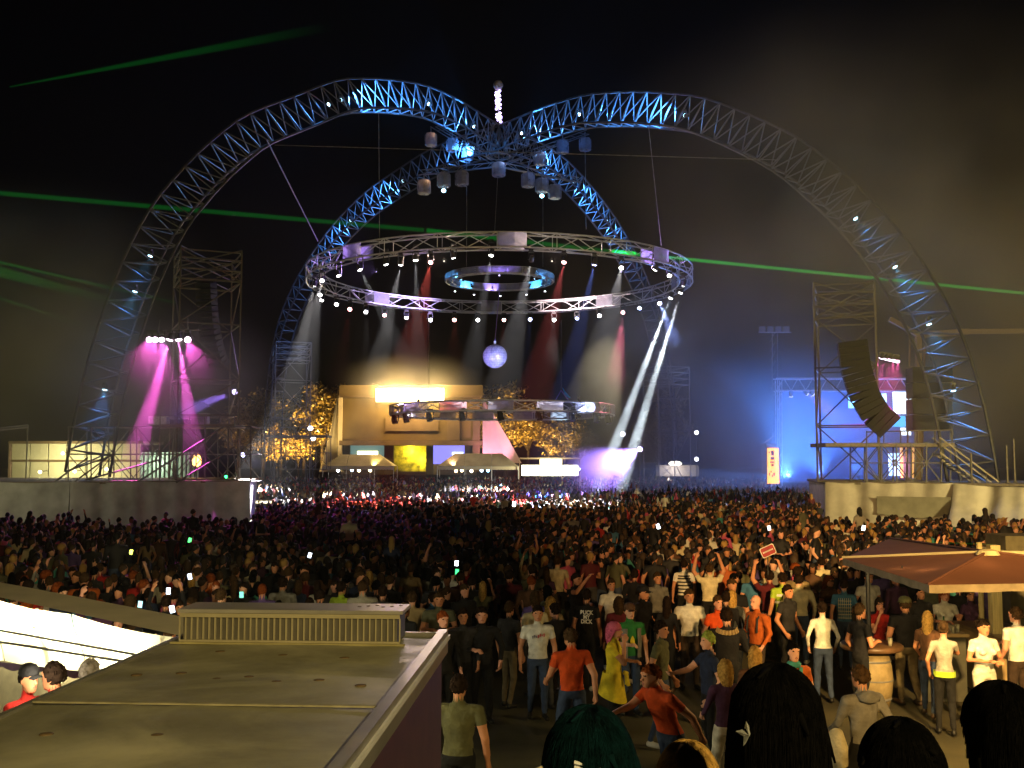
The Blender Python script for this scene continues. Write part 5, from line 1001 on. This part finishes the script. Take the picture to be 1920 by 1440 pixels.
CASTP = [ # px, ytop, face, pose, fem, shirt, trousers, hair, skin, hairstyle, long, label
 (1008,1137,4,'stand',0,'white','jeans','dark','tan',None,0,'person in a white t-shirt with faded print and jeans facing the viewing platform'),
 (1072,1180,200,'walk',0,'orange','jeans','brown','tan',None,0,'person in an orange t-shirt walking away left of the one in yellow'),
 (1100,1106,165,'stand',0,'black','black','dark','tan',None,0,'person in a black t-shirt with white block letters across the back'),
 (1150,1168,70,'face',1,'yellow','black','pink','tan','bob',0,'person in a yellow top with yellow jacket tied at the waist, hand on face'),
 (1180,1133,15,'cups',0,'green','jeans','brown','fair',None,0,'person in a green t-shirt with yellow print, brown cap and grey open jacket'),
 (1238,1166,62,'relax',0,'olive','jeans','dark','tan',None,0,'person with cropped dark hair in an olive t-shirt, seen in profile'),
 (1255,1238,300,'stoop',0,'orange','jeans','ginger','tan',None,0,'person in a bright orange shirt stooping as they hurry past'),
 (1328,1186,285,'reach',0,'navy','black','greenblond','fair',None,0,'person with green-tinted blond hair in a navy t-shirt reaching forward'),
 (1362,1240,190,'walk',1,'plum','white','blond','fair','bob',1,'person with blond hair in a plum top and white trousers, back turned'),
 (1292,1106,5,'stand',0,'white','brown','brown','tan',None,0,'person in a white polo shirt walking towards the viewing platform'),
 (1345,1118,20,'relax',0,'orange','black','brown','rosy',None,0,'person in an orange t-shirt behind the dark fur-hooded jacket'),
 (1362,1143,175,'folded',0,'black','black','dark','fair',None,1,'person in a black jacket with a pale fur-edged hood, back turned'),
 (1418,1117,300,'cups',0,'rust','brown','grey','rosy','short',1,'bald person in a rust orange top with dark backpack straps'),
 (1476,1098,40,'relax',0,'charcoal','black','dark','tan',None,0,'person in a charcoal t-shirt beside the one in cream jacket'),
 (1497,1078,160,'relax',0,'cream','jeans','dark','fair',None,1,'person in a cream jacket standing behind the charcoal t-shirt'),
 (1410,1068,170,'stand',0,'blue','jeans','brown','tan',None,0,'person in a blue t-shirt and sandy cap, back turned, below the red sign'),
 (1467,1075,200,'stand',0,'lime','black','dark','tan',None,0,'person in a lime safety vest with a white reflective band'),
 (1541,1130,172,'relax',1,'white','jeans','dark','fair','bun',1,'person in a white long-sleeved top and jeans, back turned'),
 (1611,1133,110,'cups',0,'black','black','brown','tan',None,0,'person in a black t-shirt standing at the barrel table'),
 (1553,1080,30,'folded',1,'brown','jeans','ginger','tan','long',0,'person with long reddish hair and dark sunglasses'),
 (1582,1086,168,'stand',0,'blue','jeans','dark','tan',None,0,'person in a blue and white plaid shirt, back turned'),
 (1540,1046,190,'stand',0,'cream','jeans','dark','tan',None,0,'person in a pale cream t-shirt behind the long-haired one in sunglasses'),
 (1627,1072,20,'relax',0,'white','jeans','dark','tan',None,0,'person in a white shirt under the left corner of the red canopy'),
 (1648,1122,0,'face',1,'red','black','dark','rosy','bob',0,'person in a red top drinking at the barrel table'),
 (1697,1121,185,'relax',0,'black','khaki','olive' if 0 else 'brown','tan',None,0,'person in a black t-shirt and green cap at the barrel table'),
 (1738,1148,150,'walk',1,'brown','jeans','blond','tan','long',0,'person with long blond hair in a dark brown top and blue jeans'),
 (1768,1166,160,'reach',1,'ltgrey','black','brown','tan','bun',0,'person in a light grey t-shirt with a lime hem showing, back turned'),
 (1842,1163,10,'folded',1,'white','white','dark','tan','bun',0,'person in a white tank top facing out beside the cream post'),
 (1487,1205,8,'relax',0,'rust','black','black','fair','short',0,'person with a turquoise scarf over a coral top, black hair'),
 (1618,1252,200,'walk',0,'grey','black','brown','tan',None,1,'person in a grey hooded top carrying a pale bag on the left'),
 (1905,1140,200,'cups',0,'white','brown','brown','rosy',None,0,'person in a white vest leaning at the bar counter, far right'),
 (1146,1086,8,'stand',0,'white','black','brown','tan',None,0,'person in a white t-shirt facing the platform behind the brown cap'),
 (1204,1100,50,'relax',0,'black','black','dark','tan',None,1,'person in black with a black cap, seen in profile'),
 (1282,1050,175,'stand',0,'white','black','dark','tan',None,0,'person in a white t-shirt with dark horizontal stripes'),
 (640,1092,150,'relax',0,'lime','black','dark','tan',None,0,'person in a yellow-green t-shirt in the dim crowd above the vent unit'),
 (530,1084,170,'stand',0,'grey','black','dark','tan',None,0,'person in a grey t-shirt in the dim crowd above the vent unit'),
 (523,1128,5,'stand',0,'black','black','black','tan',None,1,'dark-haired person facing the platform just above the vent unit'),
 (823,1112,10,'folded',0,'camo','brown','brown','tan',None,0,'person in a camouflage shirt near the right end of the vent unit'),
 (830,1148,30,'stand',0,'black','black','ginger','rosy',None,1,'ginger-haired person in black by the kiosk roof corner'),
 (868,1142,10,'relax',0,'charcoal','black','dark','tan',None,1,'person in charcoal right of the kiosk roof corner, facing the platform'),
 (903,1140,5,'cups',0,'black','black','dark','rosy',None,1,'person in a black jacket holding both hands low, right of the kiosk'),
 (770,1058,175,'stand',0,'sand','black','brown','tan',None,0,'person in a sand t-shirt alone in the dim middle crowd'),
 (1045,1045,160,'relax',0,'cream','black','brown','fair',None,0,'person in a loose cream shirt in the middle of the crowd'),
 (1080,1076,50,'phone',0,'black','black','dark','tan',None,0,'person in black raising a cup behind the block-letter shirt'),
 (905,1092,170,'phone',1,'olive','black','blond','tan','long',0,'person with blond hair lifting one hand in the dim crowd'),
 (955,1070,165,'stand',0,'maroon','black','dark','tan',None,0,'person in a maroon t-shirt left of the loose cream shirt'),
 (1190,1068,170,'stand',0,'black','black','dark','tan',None,1,'broad person in black behind the facing white t-shirt'),
 (1232,1074,20,'relax',0,'grey','black','brown','tan',None,0,'person in a grey shirt looking back between two in black'),
 (1330,1058,185,'cheer',0,'cream','black','brown','tan',None,0,'person in a cream shirt with both arms raised, right of the stripes'),
 (1250,1120,165,'stand',1,'black','black','dark','tan','long',1,'dark long-haired person in black behind the olive t-shirt'),
 (1160,1120,180,'stand',1,'maroon','black','brown','tan','bob',1,'brown-haired person in maroon directly behind the yellow top'),
 (1415,1215,165,'walk',1,'brown','black','blond','tan','bob',1,'blond person in brown half hidden by the starred head'),
 (1725,1100,10,'stand',0,'charcoal','black','black','tan',None,1,'person in charcoal behind the bar under the canopy edge'),
 (1770,1105,0,'cups',1,'white','black','ginger','rosy','bob',0,'red-haired person serving under the canopy in a white top'),
 (1818,1105,10,'stand',1,'plum','black','dark','tan','bun',0,'person in plum standing behind the white tank top'),
 (1680,1075,200,'stand',0,'plum','black','dark','tan',None,1,'person in a plum jacket under the canopy behind the table'),
 (860,1268,170,'stand',0,'olive','black','dark','tan',None,0,'person in an olive shirt standing in the dark beside the kiosk wall'),
]
for c in CASTP:
    px, yt, fc, ps, fm, sh_, tr_, ha, sk_, hs, ls, lab = c
    hgt = 1.66 if fm else 1.77
    person(pp_(px, yt, hgt), fc, ps, fm, sh_, tr_, ha, sk_, hs, ls, lab, 'people in front of the viewing platform', hgt, True, random.choice(['black','black','white','brown']))
BYL = {o['label']: o for o in bpy.data.objects if o.get('category') == 'person'}
def who(s): return next(o for l, o in BYL.items() if s in l)
INKW = mat('white_print_ink', (.75,.73,.68), .7); INKR = mat('red_print_ink', (.55,.1,.1), .7); INKG = mat('grey_print_ink', (.3,.3,.36), .7); YEL = mat('yellow_print_ink', (.8,.62,.03), .7)
text_child(who('block letters'), 'BUCK\nMY\nDICK', .098, (-.02,.135,1.29), 180, INKW)
for k in range(7):
    child(who('faded print'), 'print_mark', MB().box((-.10+k*.03,-.139+abs(k-3)*.003,1.275+.012*math.sin(k*1.7)+k*.006), (-.082+k*.03,-.128+abs(k-3)*.003,1.315+.012*math.sin(k*2.1)+k*.006), INKG if k < 3 else INKR))
g_ = who('green t-shirt'); cap_child(g_, CL['brown']); child(g_, 'shirt_print', MB().lathe([(.004,-.075),(.03,-.06),(.042,-.02),(.034,.03),(.02,.06),(.005,.085)], (0,-.131,1.19), YEL, 12, Matrix.Diagonal((1,.18,1,1))), True)
for s in (-1, 1): child(g_, 'jacket_front', MB().grid(lambda u, v: Vector((s*(.085+.085*u), -.138+.045*u*u+.01*math.sin(v*9), .93+.46*v)), 6, 10, CL['grey']), True)
y_ = who('yellow top'); child(y_, 'tied_jacket', MB().grid(lambda u, v: Vector((math.cos(u*2*math.pi)*(.185+.05*(1-v)), math.sin(u*2*math.pi)*(.135+.07*(1-v))+.02, .60+.40*v-.08*math.sin(u*2*math.pi)*(1-v)*-1)), 30, 8, CL['yellow']), True)
child(y_, 'knot', MB().bar((0,-.15,.99), (.04,-.19,.97), .035, CL['yellow'], 8).bar((.03,-.18,.98), (.06,-.2,.78), .025, CL['yellow'], 8, .03).bar((.0,-.18,.98), (-.04,-.2,.82), .025, CL['yellow'], 8, .03)); child(y_, 'bandana', MB().lathe([(.093,.0),(.096,.04),(.085,.09),(.05,.12),(.01,.13)], Vector(y_['_h'])+Vector((0,.008,0)), mat('pink_bandana', lin('d0607c'), .8), 18, Matrix.Diagonal((.95,1.16,1,1))), True)
child(who('fur-edged hood'), 'fur_hood', MB().grid(lambda u, v: Vector((math.cos(u*math.pi)*(.16-.03*v), .05+.10*math.sin(u*math.pi)+.012*math.sin(u*60), 1.44-.05*math.sin(u*math.pi)+.07*v)), 50, 5, CL['sand']), True)
b_ = who('bald person'); [bpy.data.objects.remove(c) for c in list(b_.children)]; b_.material_slots[5].material = SK['rosy']
child(b_, 'backpack', MB().lathe([(.02,-.24),(.13,-.22),(.15,0),(.14,.18),(.05,.24)], (0,.19,1.2), CL['rust'], 14, Matrix.Diagonal((1,.6,1,1))), True); child(b_, 'strap', MB().path([Vector((.12,.14,1.42)),Vector((.12,.03,1.47)),Vector((.12,-.1,1.38)),Vector((.13,-.13,1.15))], .02, CL['charcoal'])); child(b_, 'strap', MB().path([Vector((-.12,.14,1.42)),Vector((-.12,.03,1.47)),Vector((-.12,-.1,1.38)),Vector((-.13,-.13,1.15))], .02, CL['charcoal']))
cap_child(who('sandy cap'), CL['sand']); cap_child(who('black cap'), CL['black']); cap_child(who('green cap'), CL['olive'])
lv = who('safety vest'); child(lv, 'reflective_band', MB().grid(lambda u, v: Vector((math.cos(u*2*math.pi)*.172, math.sin(u*2*math.pi)*.128, 1.16+.05*v)), 30, 1, mat('reflective_tape', (.85,.85,.85), .3))); child(lv, 'reflective_band', MB().grid(lambda u, v: Vector((math.cos(u*math.pi*2)*.178, math.sin(u*math.pi*2)*.13, 1.3+.05*v)), 30, 1, mat('reflective_tape', (.85,.85,.85), .3)))
for z in (1.0,1.08,1.16,1.24,1.32,1.38): child(who('horizontal stripes'), 'stripe', MB().grid(lambda u, v: Vector((math.cos(u*2*math.pi)*(.176 if z > 1.2 else .162), math.sin(u*2*math.pi)*(.124 if z > 1.2 else .114), z+.03*v)), 30, 1, CL['black']))
pl_ = who('plaid'); 
for k in range(7): child(pl_, 'plaid_stripe', MB().grid(lambda u, v: Vector((-.12+.04*k+.008*u, .126-abs(k-3)**2*.0022-.012*abs(v-.55), 1.0+.4*v)), 1, 8, CL['cream']))
for k in range(6): child(pl_, 'plaid_stripe', MB().grid(lambda u, v: Vector((-.14+.28*u, .131-(2*u-1)**2*.022-.012*abs((.065*k+.02)/.4-.55), 1.02+.065*k+.008*v)), 8, 1, CL['cream']))
sg = who('sunglasses'); hc = Vector(sg['_h']); child(sg, 'sunglasses', MB().box(hc+Vector((-.06,-.112,.0)), hc+Vector((-.006,-.1,.032)), DARK).box(hc+Vector((.006,-.112,.0)), hc+Vector((.06,-.1,.032)), DARK).box(hc+Vector((-.08,-.104,.022)), hc+Vector((.08,-.099,.03)), DARK))
sc_ = who('turquoise scarf'); child(sc_, 'scarf', MB().lathe([(.075,-.035),(.1,-.02),(.105,.01),(.085,.04),(.07,.045)], (0,-.01,1.485), CL['teal'], 20, Matrix.Diagonal((1,.95,1,1))).box((-.075,-.15,1.2), (-.025,-.125,1.47), CL['teal']).box((.03,-.15,1.25), (.075,-.125,1.47), CL['teal']), True)
child(who('lime hem'), 'undershirt_hem', MB().grid(lambda u, v: Vector((math.cos(u*2*math.pi)*.175, math.sin(u*2*math.pi)*.128+.008, .90+.09*v)), 30, 2, CL['lime']))
hb = who('grey hooded'); child(hb, 'shoulder_bag', MB().lathe([(.03,-.17),(.12,-.14),(.14,.0),(.10,.13),(.03,.16)], (.34,.0,.92), CL['cream'], 14, Matrix.Diagonal((.5,1,1.3,1)) @ Matrix.Rotation(.3,4,'Y')), True); child(hb, 'hood', MB().lathe([(.05,-.06),(.11,-.03),(.12,.02),(.07,.06)], (0,.08,1.45), CL['grey'], 16), True)
rs_ = who('behind the fur') if any('behind the fur' in l for l in BYL) else None
# nearest onlookers on the viewing platform
def onlooker(px, ytop, d, **kw):
    p = at(px, ytop, d); h = p.z-2.0; return person((p.x, p.y, 2.005), kw.pop('face', 178), kw.pop('pose', 'relax'), kw.pop('fem', 1), height=h, near=True, detail=True, group='onlookers on the viewing platform', long_sleeve=True, **kw)
n1_ = onlooker(1105,1342,2.0, shirt='black', trousers='jeans', hair='teal', hstyle='bob', label='onlooker with teal hair held by a metal clip, back of the head nearest centre')
n2_ = onlooker(1455,1262,2.05, shirt='plum', trousers='jeans', hair='black', hstyle='long', label='onlooker with black hair and a glittering star clip, back of the head', face=170)
n3_ = onlooker(1690,1362,2.2, shirt='black', trousers='black', hair='black', hstyle='short', fem=0, label='onlooker with short black hair low at the bottom right')
n4_ = onlooker(1880,1290,2.6, shirt='green', trousers='black', hair='black', hstyle='long', fem=0, label='onlooker in a green jacket at the right edge, back turned', face=195)
n5_ = onlooker(1290,1402,2.5, shirt='orange', trousers='black', hair='blond', hstyle='bob', label='onlooker with blond hair at the bottom edge between teal and starred heads')
hc = Vector(n1_['_h']); child(n1_, 'hair_clip', MB().bar(hc+Vector((-.03,.132,.035)), hc+Vector((.035,.128,.05)), .004, ALU, 6).bar(hc+Vector((-.03,.134,.03)), hc+Vector((.035,.131,.042)), .003, ALU, 6))
child(n1_, 'flower_pin', MB().lathe([(.004,-.03),(.026,-.02),(.03,0),(.026,.02),(.004,.03)], hc+Vector((.098,.05,-.01)), CL['cream'], 14), True)
hc = Vector(n2_['_h']); s_ = MB(); cpt = hc+Vector((.062,.108,.012)); V = []
for k in range(10): V.append(cpt+Vector((math.cos(R(36*k+80))*(.026 if k % 2 == 0 else .011), .006*math.cos(k), math.sin(R(36*k+80))*(.026 if k % 2 == 0 else .011))))
V += [cpt+Vector((0,.012,0)), cpt-Vector((0,.004,0))]
s_.add(V, [(k, (k+1)%10, 10) for k in range(10)]+[((k+1)%10, k, 11) for k in range(10)], mat('glitter_silver', (.8,.8,.75), .18, .7, .5, 120)); child(n2_, 'star_clip', s_).parent = n2_.children[0]; n2_.children[0].children[0].location = -Vector(n2_['_h'])
# people in red jackets under the tent
for px, yt, fc, sh_, lab in ((52,1240,60,'red','person in a red jacket with dark cap under the glowing tent'), (92,1240,250,'red','second person in a red jacket turned away under the glowing tent'), (145,1255,200,'grey','grey-haired person beside the red jackets under the tent')):
    o = person((at(px, 1300, 9.55).x, 9.55+.1*(px > 70)+.15*(px > 100), .442), fc, 'cups', 0, sh_, 'black', 'dark' if sh_ == 'red' else 'grey', 'tan', None, True, lab, 'people under the lit tent', 1.78)
    if px == 52: cap_child(o, CL['black']); child(o, 'collar_stripe', MB().bar((.12,-.1,1.36), (.15,-.11,1.1), .012, CL['cream']))
# held-up red sign
sp = at(1440, 1033, gr(1440,1060,1.9).y); sgn = empty('held_sign', sp-Vector((0,0,.25)), 'red placard with white rounded border held up above the crowd', 'sign')
Ms = Matrix.Translation(sp) @ Matrix.Rotation(R(-24), 4, 'Y'); W_, H_ = .105, .072
def plate(b, w_, h_, y0, y1, m, rr=.03):
    pts = []
    for cx, cz, a0 in ((w_-rr,h_-rr,0),(-w_+rr,h_-rr,90),(-w_+rr,-h_+rr,180),(w_-rr,-h_+rr,270)):
        for k in range(5): pts.append((cx+rr*math.cos(R(a0+k*22.5)), cz+rr*math.sin(R(a0+k*22.5))))
    n = len(pts); b.add([Ms @ Vector((x, y0, z)) for x, z in pts]+[Ms @ Vector((x, y1, z)) for x, z in pts], [tuple(range(n-1,-1,-1)), tuple(range(n,2*n))]+[(k,(k+1)%n,n+(k+1)%n,n+k) for k in range(n)][::1], m)
b = MB(); plate(b, W_*1.5, H_*1.5, 0, .02, mat('white_sign_edge', (.8,.76,.68), .5)); b.build('border', sgn); b = MB(); plate(b, W_*1.36, H_*1.3, -.004, -.0005, mat('red_sign_face', (.38,.02,.03), .5)); b.build('face', sgn)
b = MB()
for k in range(9): b.box((-.117+k*.026,-.008,-.014), (-.097+k*.026,-.0045,.015), INKW, Ms)
b.build('lettering', sgn); rod('stick', sgn, sp+Vector((0,.03,-.5)), sp+Vector((0,.03,.1)), .012, DARK)
PEOPLE.append((sp.x, sp.y))
o = person((sp.x+.05, sp.y+.12, .01), 185, 'cheer', 0, 'maroon', 'black', 'dark', 'tan', None, False, 'person holding up the red placard with both arms', 'people in front of the viewing platform', 1.76)

# ------------------------------------------------------------------ the crowd
def inside(poly, x, y):
    c = False; n = len(poly)
    for i in range(n):
        x0, y0 = poly[i][0], poly[i][1]; x1, y1 = poly[i-1][0], poly[i-1][1]
        if (y0 > y) != (y1 > y) and x < (x1-x0)*(y-y0)/(y1-y0)+x0: c = not c
    return c
def grow(poly, m): cx = sum(p.x for p in poly)/len(poly); cy_ = sum(p.y for p in poly)/len(poly); return [((p.x-cx)*m+cx, (p.y-cy_)*m+cy_) for p in poly]
PLg, PRg, CANg = grow(PL, 1.13), grow(PR, 1.12), [(4.4,11.5),(12,11.5),(12,20.5),(6.2,20.5),(4.4,17.2)]
cand = []; CASTXY = [p for p in PEOPLE if p[1] > 9]
rg = random.Random(4)
def ok(x, y, taken, r):
    return not (inside(PLg, x, y) or inside(PRg, x, y) or inside(CANg, x, y)) and all((x-a)**2+(y-b2)**2 > r*r for a, b2 in taken)
y = 14.2
while y < 184:
    sp_ = .62 if y < 40 else (.72 if y < 80 else (1.05 if y < 125 else 1.6)); half = y*.515+1.5
    for x in np.arange(-half, half, sp_):
        xx, yy = x+rg.uniform(-.3, .3)*sp_, y+rg.uniform(-.34, .34)*sp_
        pxx = 960+F*xx/yy
        if yy < 20 and rg.random() > (yy-12.5)/6*(1.0 if pxx > 1000 else .9): continue
        if yy < 17 and 830 < pxx < 990: continue
        if pxx < 830 and yy < 15.5: continue
        if yy > 22 and mnoise.noise((xx*.35, yy*.28, 7.7)) < -.28: continue
        if pxx < 485 and yy > 44+rg.random()*4 or pxx > 1535 and yy > 43+rg.random()*4: continue
        if (xx+28.5)**2+(yy-69)**2 < 9: continue
        if yy < 32 and any(b2 > yy and abs(960+F*a/b2-pxx) < (34 if b2 < 24 else 14) and b2-yy < 4.5 for a, b2 in CASTXY): continue
        if ok(xx, yy, PEOPLE if yy < 30 else [], .5): cand.append((xx, yy))
    y += sp_*1.05
cand.sort(key=lambda p: p[1])
FIRST = 236
SHW = ['black']*9+['charcoal']*6+['maroon','brown','navy','grey','olive','plum','red','white','cream','sand','blue','rust','ltgrey','pink','camo','violet','teal']
ADJ = dict(black='black', charcoal='charcoal', maroon='maroon', brown='brown', navy='navy', grey='grey', olive='olive', plum='plum', red='red', white='white', cream='cream', sand='sand-coloured', blue='blue', rust='rust', ltgrey='pale grey', pink='pink', camo='camouflage', violet='violet', teal='teal')
seen = {}
LOD_POSES = ['stand','relax','cups','oneup','phone','folded','cheer','walk']
def pick(yy, xx):
    pose = rg.choices(LOD_POSES, (10,9,6,.7,.8,4,.35,2))[0]; fem = rg.random() < .4; away = rg.random() < (.62 if xx > 2 else .8)
    return pose, fem, (180+rg.uniform(-50, 50) if away else rg.uniform(-70, 70))
for i, (xx, yy) in enumerate(cand[:FIRST]):
    pxx = 960+F*xx/yy
    place = 'far left' if pxx < 250 else 'left' if pxx < 480 else 'mid-left' if pxx < 760 else 'centre' if pxx < 1000 else 'mid-right' if pxx < 1240 else 'right' if pxx < 1500 else 'far right'
    for _ in range(60):
        pose, fem, fc = pick(yy, xx); sh_ = rg.choice(SHW); ha = rg.choice(['black','black','dark','dark','brown','brown','blond'] if fem else ['black','dark','dark','brown','brown','ginger']); hs = rg.choice(['long','long','bob','bun']) if fem else 'short'; ls = rg.random() < .45
        act = {'stand':'standing','relax':'relaxed','cups':'hand at chest','oneup':'one arm raised','phone':'hand lifted','folded':'arms folded','cheer':'both arms raised','walk':'walking'}[pose]
        lab = '%s %s-sleeved person, %s %s hair, %s, %s, crowd %s' % (ADJ[sh_], 'long' if ls else 'short', ha, {'short':'short','long':'long','bob':'bobbed','bun':'tied'}[hs], act, 'back turned' if abs(fc-180) < 90 else 'facing here', place)
        if lab not in seen: break
    seen[lab] = 1
    person((xx, yy, .01), fc, pose, fem, sh_, rg.choice(['black','black','jeans','jeans','grey','khaki','brown']), ha, rg.choice(['fair','tan','tan','rosy','brown']), hs, ls, lab, 'people in the near crowd', (1.66 if fem else 1.77)+rg.uniform(-.07,.07), yy < 19)
# the rest of the crowd as one mass
def pal(m): 
    r = m.node_tree.nodes['Color Ramp'].color_ramp.elements if 'Color Ramp' in m.node_tree.nodes else m.node_tree.nodes['ColorRamp'].color_ramp.elements
    return np.array([(r[0].color[k]+r[1].color[k])/2 for k in range(3)])
def arrays(me):
    me.calc_loop_triangles(); nv = len(me.vertices); v = np.empty(nv*3); me.vertices.foreach_get('co', v); nt_ = len(me.loop_triangles); t = np.empty(nt_*3, np.int32); me.loop_triangles.foreach_get('vertices', t); p = np.empty(nt_, np.int32); me.loop_triangles.foreach_get('polygon_index', p)
    mi = np.empty(len(me.polygons), np.int32); me.polygons.foreach_get('material_index', mi); return v.reshape(-1, 3), t.reshape(-1, 3), mi[p]
def crowd_object(name, pts, nface, cut, label):
    A = {}
    Vs, Ts, Cs = [], [], []; off = 0
    for xx, yy in pts:
        pose, fem, fc = pick(yy, xx); hs = rg.choice(['long','bob']) if fem else 'short'; key = (pose, fem, hs)
        if key not in A: A[key] = arrays(lod(pose, fem, nface, hs, cut))
        v, t, mi = A[key]; a = R(fc); s = ((1.66 if fem else 1.77)+rg.uniform(-.12,.12))/1.765; up_ = .62 if rg.random() < .012 else 0; c, sn = math.cos(a)*s, math.sin(a)*s
        w_ = np.empty_like(v); w_[:, 0] = v[:, 0]*c-v[:, 1]*sn+xx; w_[:, 1] = v[:, 0]*sn+v[:, 1]*c+yy; w_[:, 2] = v[:, 2]*s+.01+up_
        sk = pal(SK[rg.choice(['fair','tan','tan','rosy','brown'])]); sh_ = pal(CL[rg.choice(SHW+(['red','white','white','maroon','cream'] if yy > 60 else []))]); tr_ = pal(TR_[rg.choice(['black','jeans','grey'])]); ha = pal(HR[rg.choice(['black','black','dark','dark','dark','brown','brown','blond'])])
        pc = np.stack([sk, sh_, sh_ if rg.random() < .45 else sk, tr_, np.array([.02]*3), ha, np.array([.02]*3), np.array([.35,.12,.1])])
        Vs.append(w_); Ts.append(t+off); Cs.append(pc[mi]); off += len(v)
    V = np.concatenate(Vs); T = np.concatenate(Ts); C = np.concatenate(Cs)
    me = bpy.data.meshes.new(name); me.vertices.add(len(V)); me.vertices.foreach_set('co', V.ravel()); me.loops.add(len(T)*3); me.loops.foreach_set('vertex_index', T.ravel().astype(np.int32)); me.polygons.add(len(T)); me.polygons.foreach_set('loop_start', np.arange(0, len(T)*3, 3, dtype=np.int32))
    me.polygons.foreach_set('use_smooth', np.ones(len(T), bool)); me.update(calc_edges=True)
    at_ = me.attributes.new('clothing', 'FLOAT_COLOR', 'FACE'); at_.data.foreach_set('color', np.concatenate([C, np.ones((len(C), 1))], 1).astype(np.float32).ravel())
    m = bpy.data.materials.new(name+'_clothing'); m.use_nodes = True; n = m.node_tree; an = n.nodes.new('ShaderNodeAttribute'); an.attribute_name = 'clothing'; bs = n.nodes['Principled BSDF']; bs.inputs['Roughness'].default_value = .75; n.links.new(an.outputs['Color'], bs.inputs['Base Color']); me.materials.append(m)
    o = link(name, me); tag(o, label, 'crowd', kind='stuff'); return len(T)
rest = cand[FIRST:]
n_a = crowd_object('crowd', [p for p in rest if p[1] < 62], 420, .55, 'dense dim crowd filling the middle of the ground')
n_b = crowd_object('far_crowd', [p for p in rest if p[1] >= 62], 110, 1.0, 'far packed crowd under the rings and before the stage')
print('PEOPLE', len(PEOPLE), 'rest', len(rest), n_a, n_b)
# glowing phones and light sticks held in the crowd
for i, (px, py, hgt, c, s) in enumerate(((581,1041,1.95,(.75,.85,1),7),(856,1056,1.9,(.8,.9,1),9),(857,1072,1.7,(.05,1,.2),3),(1234,987,1.95,(.8,.9,1),9),(1619,990,1.9,(.85,.95,1),12),(356,1081,1.9,(.7,.8,1),5),(316,1108,1.8,(.7,.85,1),6),(323,1142,1.8,(.7,.85,1),7),(263,1133,1.7,(.4,.7,.75),2),(246,1035,1.9,(.8,1,.1),5),(356,1013,1.8,(.1,1,.2),3),(964,945,2.2,(.95,.95,1),10),(1442,990,1.8,(1,.9,.8),3),(453,1115,1.7,(.2,.8,.6),1.5))):
    p = gr(px, py, hgt); nm = 'phone' if c[1] < .98 or c[0] > .3 and c[0] != .8 else 'light_stick'
    Mp = Matrix.Translation(p) @ Matrix.Rotation(rg.uniform(-.3,.3), 4, 'Y'); k = max(1, p.y/24); r = empty(nm, p, '%s above the crowd, %s glow from the left' % (('small lit phone screen held up' if nm == 'phone' else 'green light stick held up'), '%s' % ORD[sorted([581,856,857,1234,1619,356.5,316,323,263,246,356,964,1442,453]).index(px if px != 356 or i != 5 else 356.5)]), 'phone' if nm == 'phone' else 'light stick', 'small glows in the crowd')
    MB().box((-.04*k,-.005,-.06*k), (.04*k,.008,.06*k), DARK, Mp).build('case', r); MB().box((-.036*k,-.009,-.054*k), (.036*k,-.0055,.054*k), emit('screen_%.2f_%g' % (c[0], s), c, s), Mp).build('screen', r)
SC.render.film_transparent = False
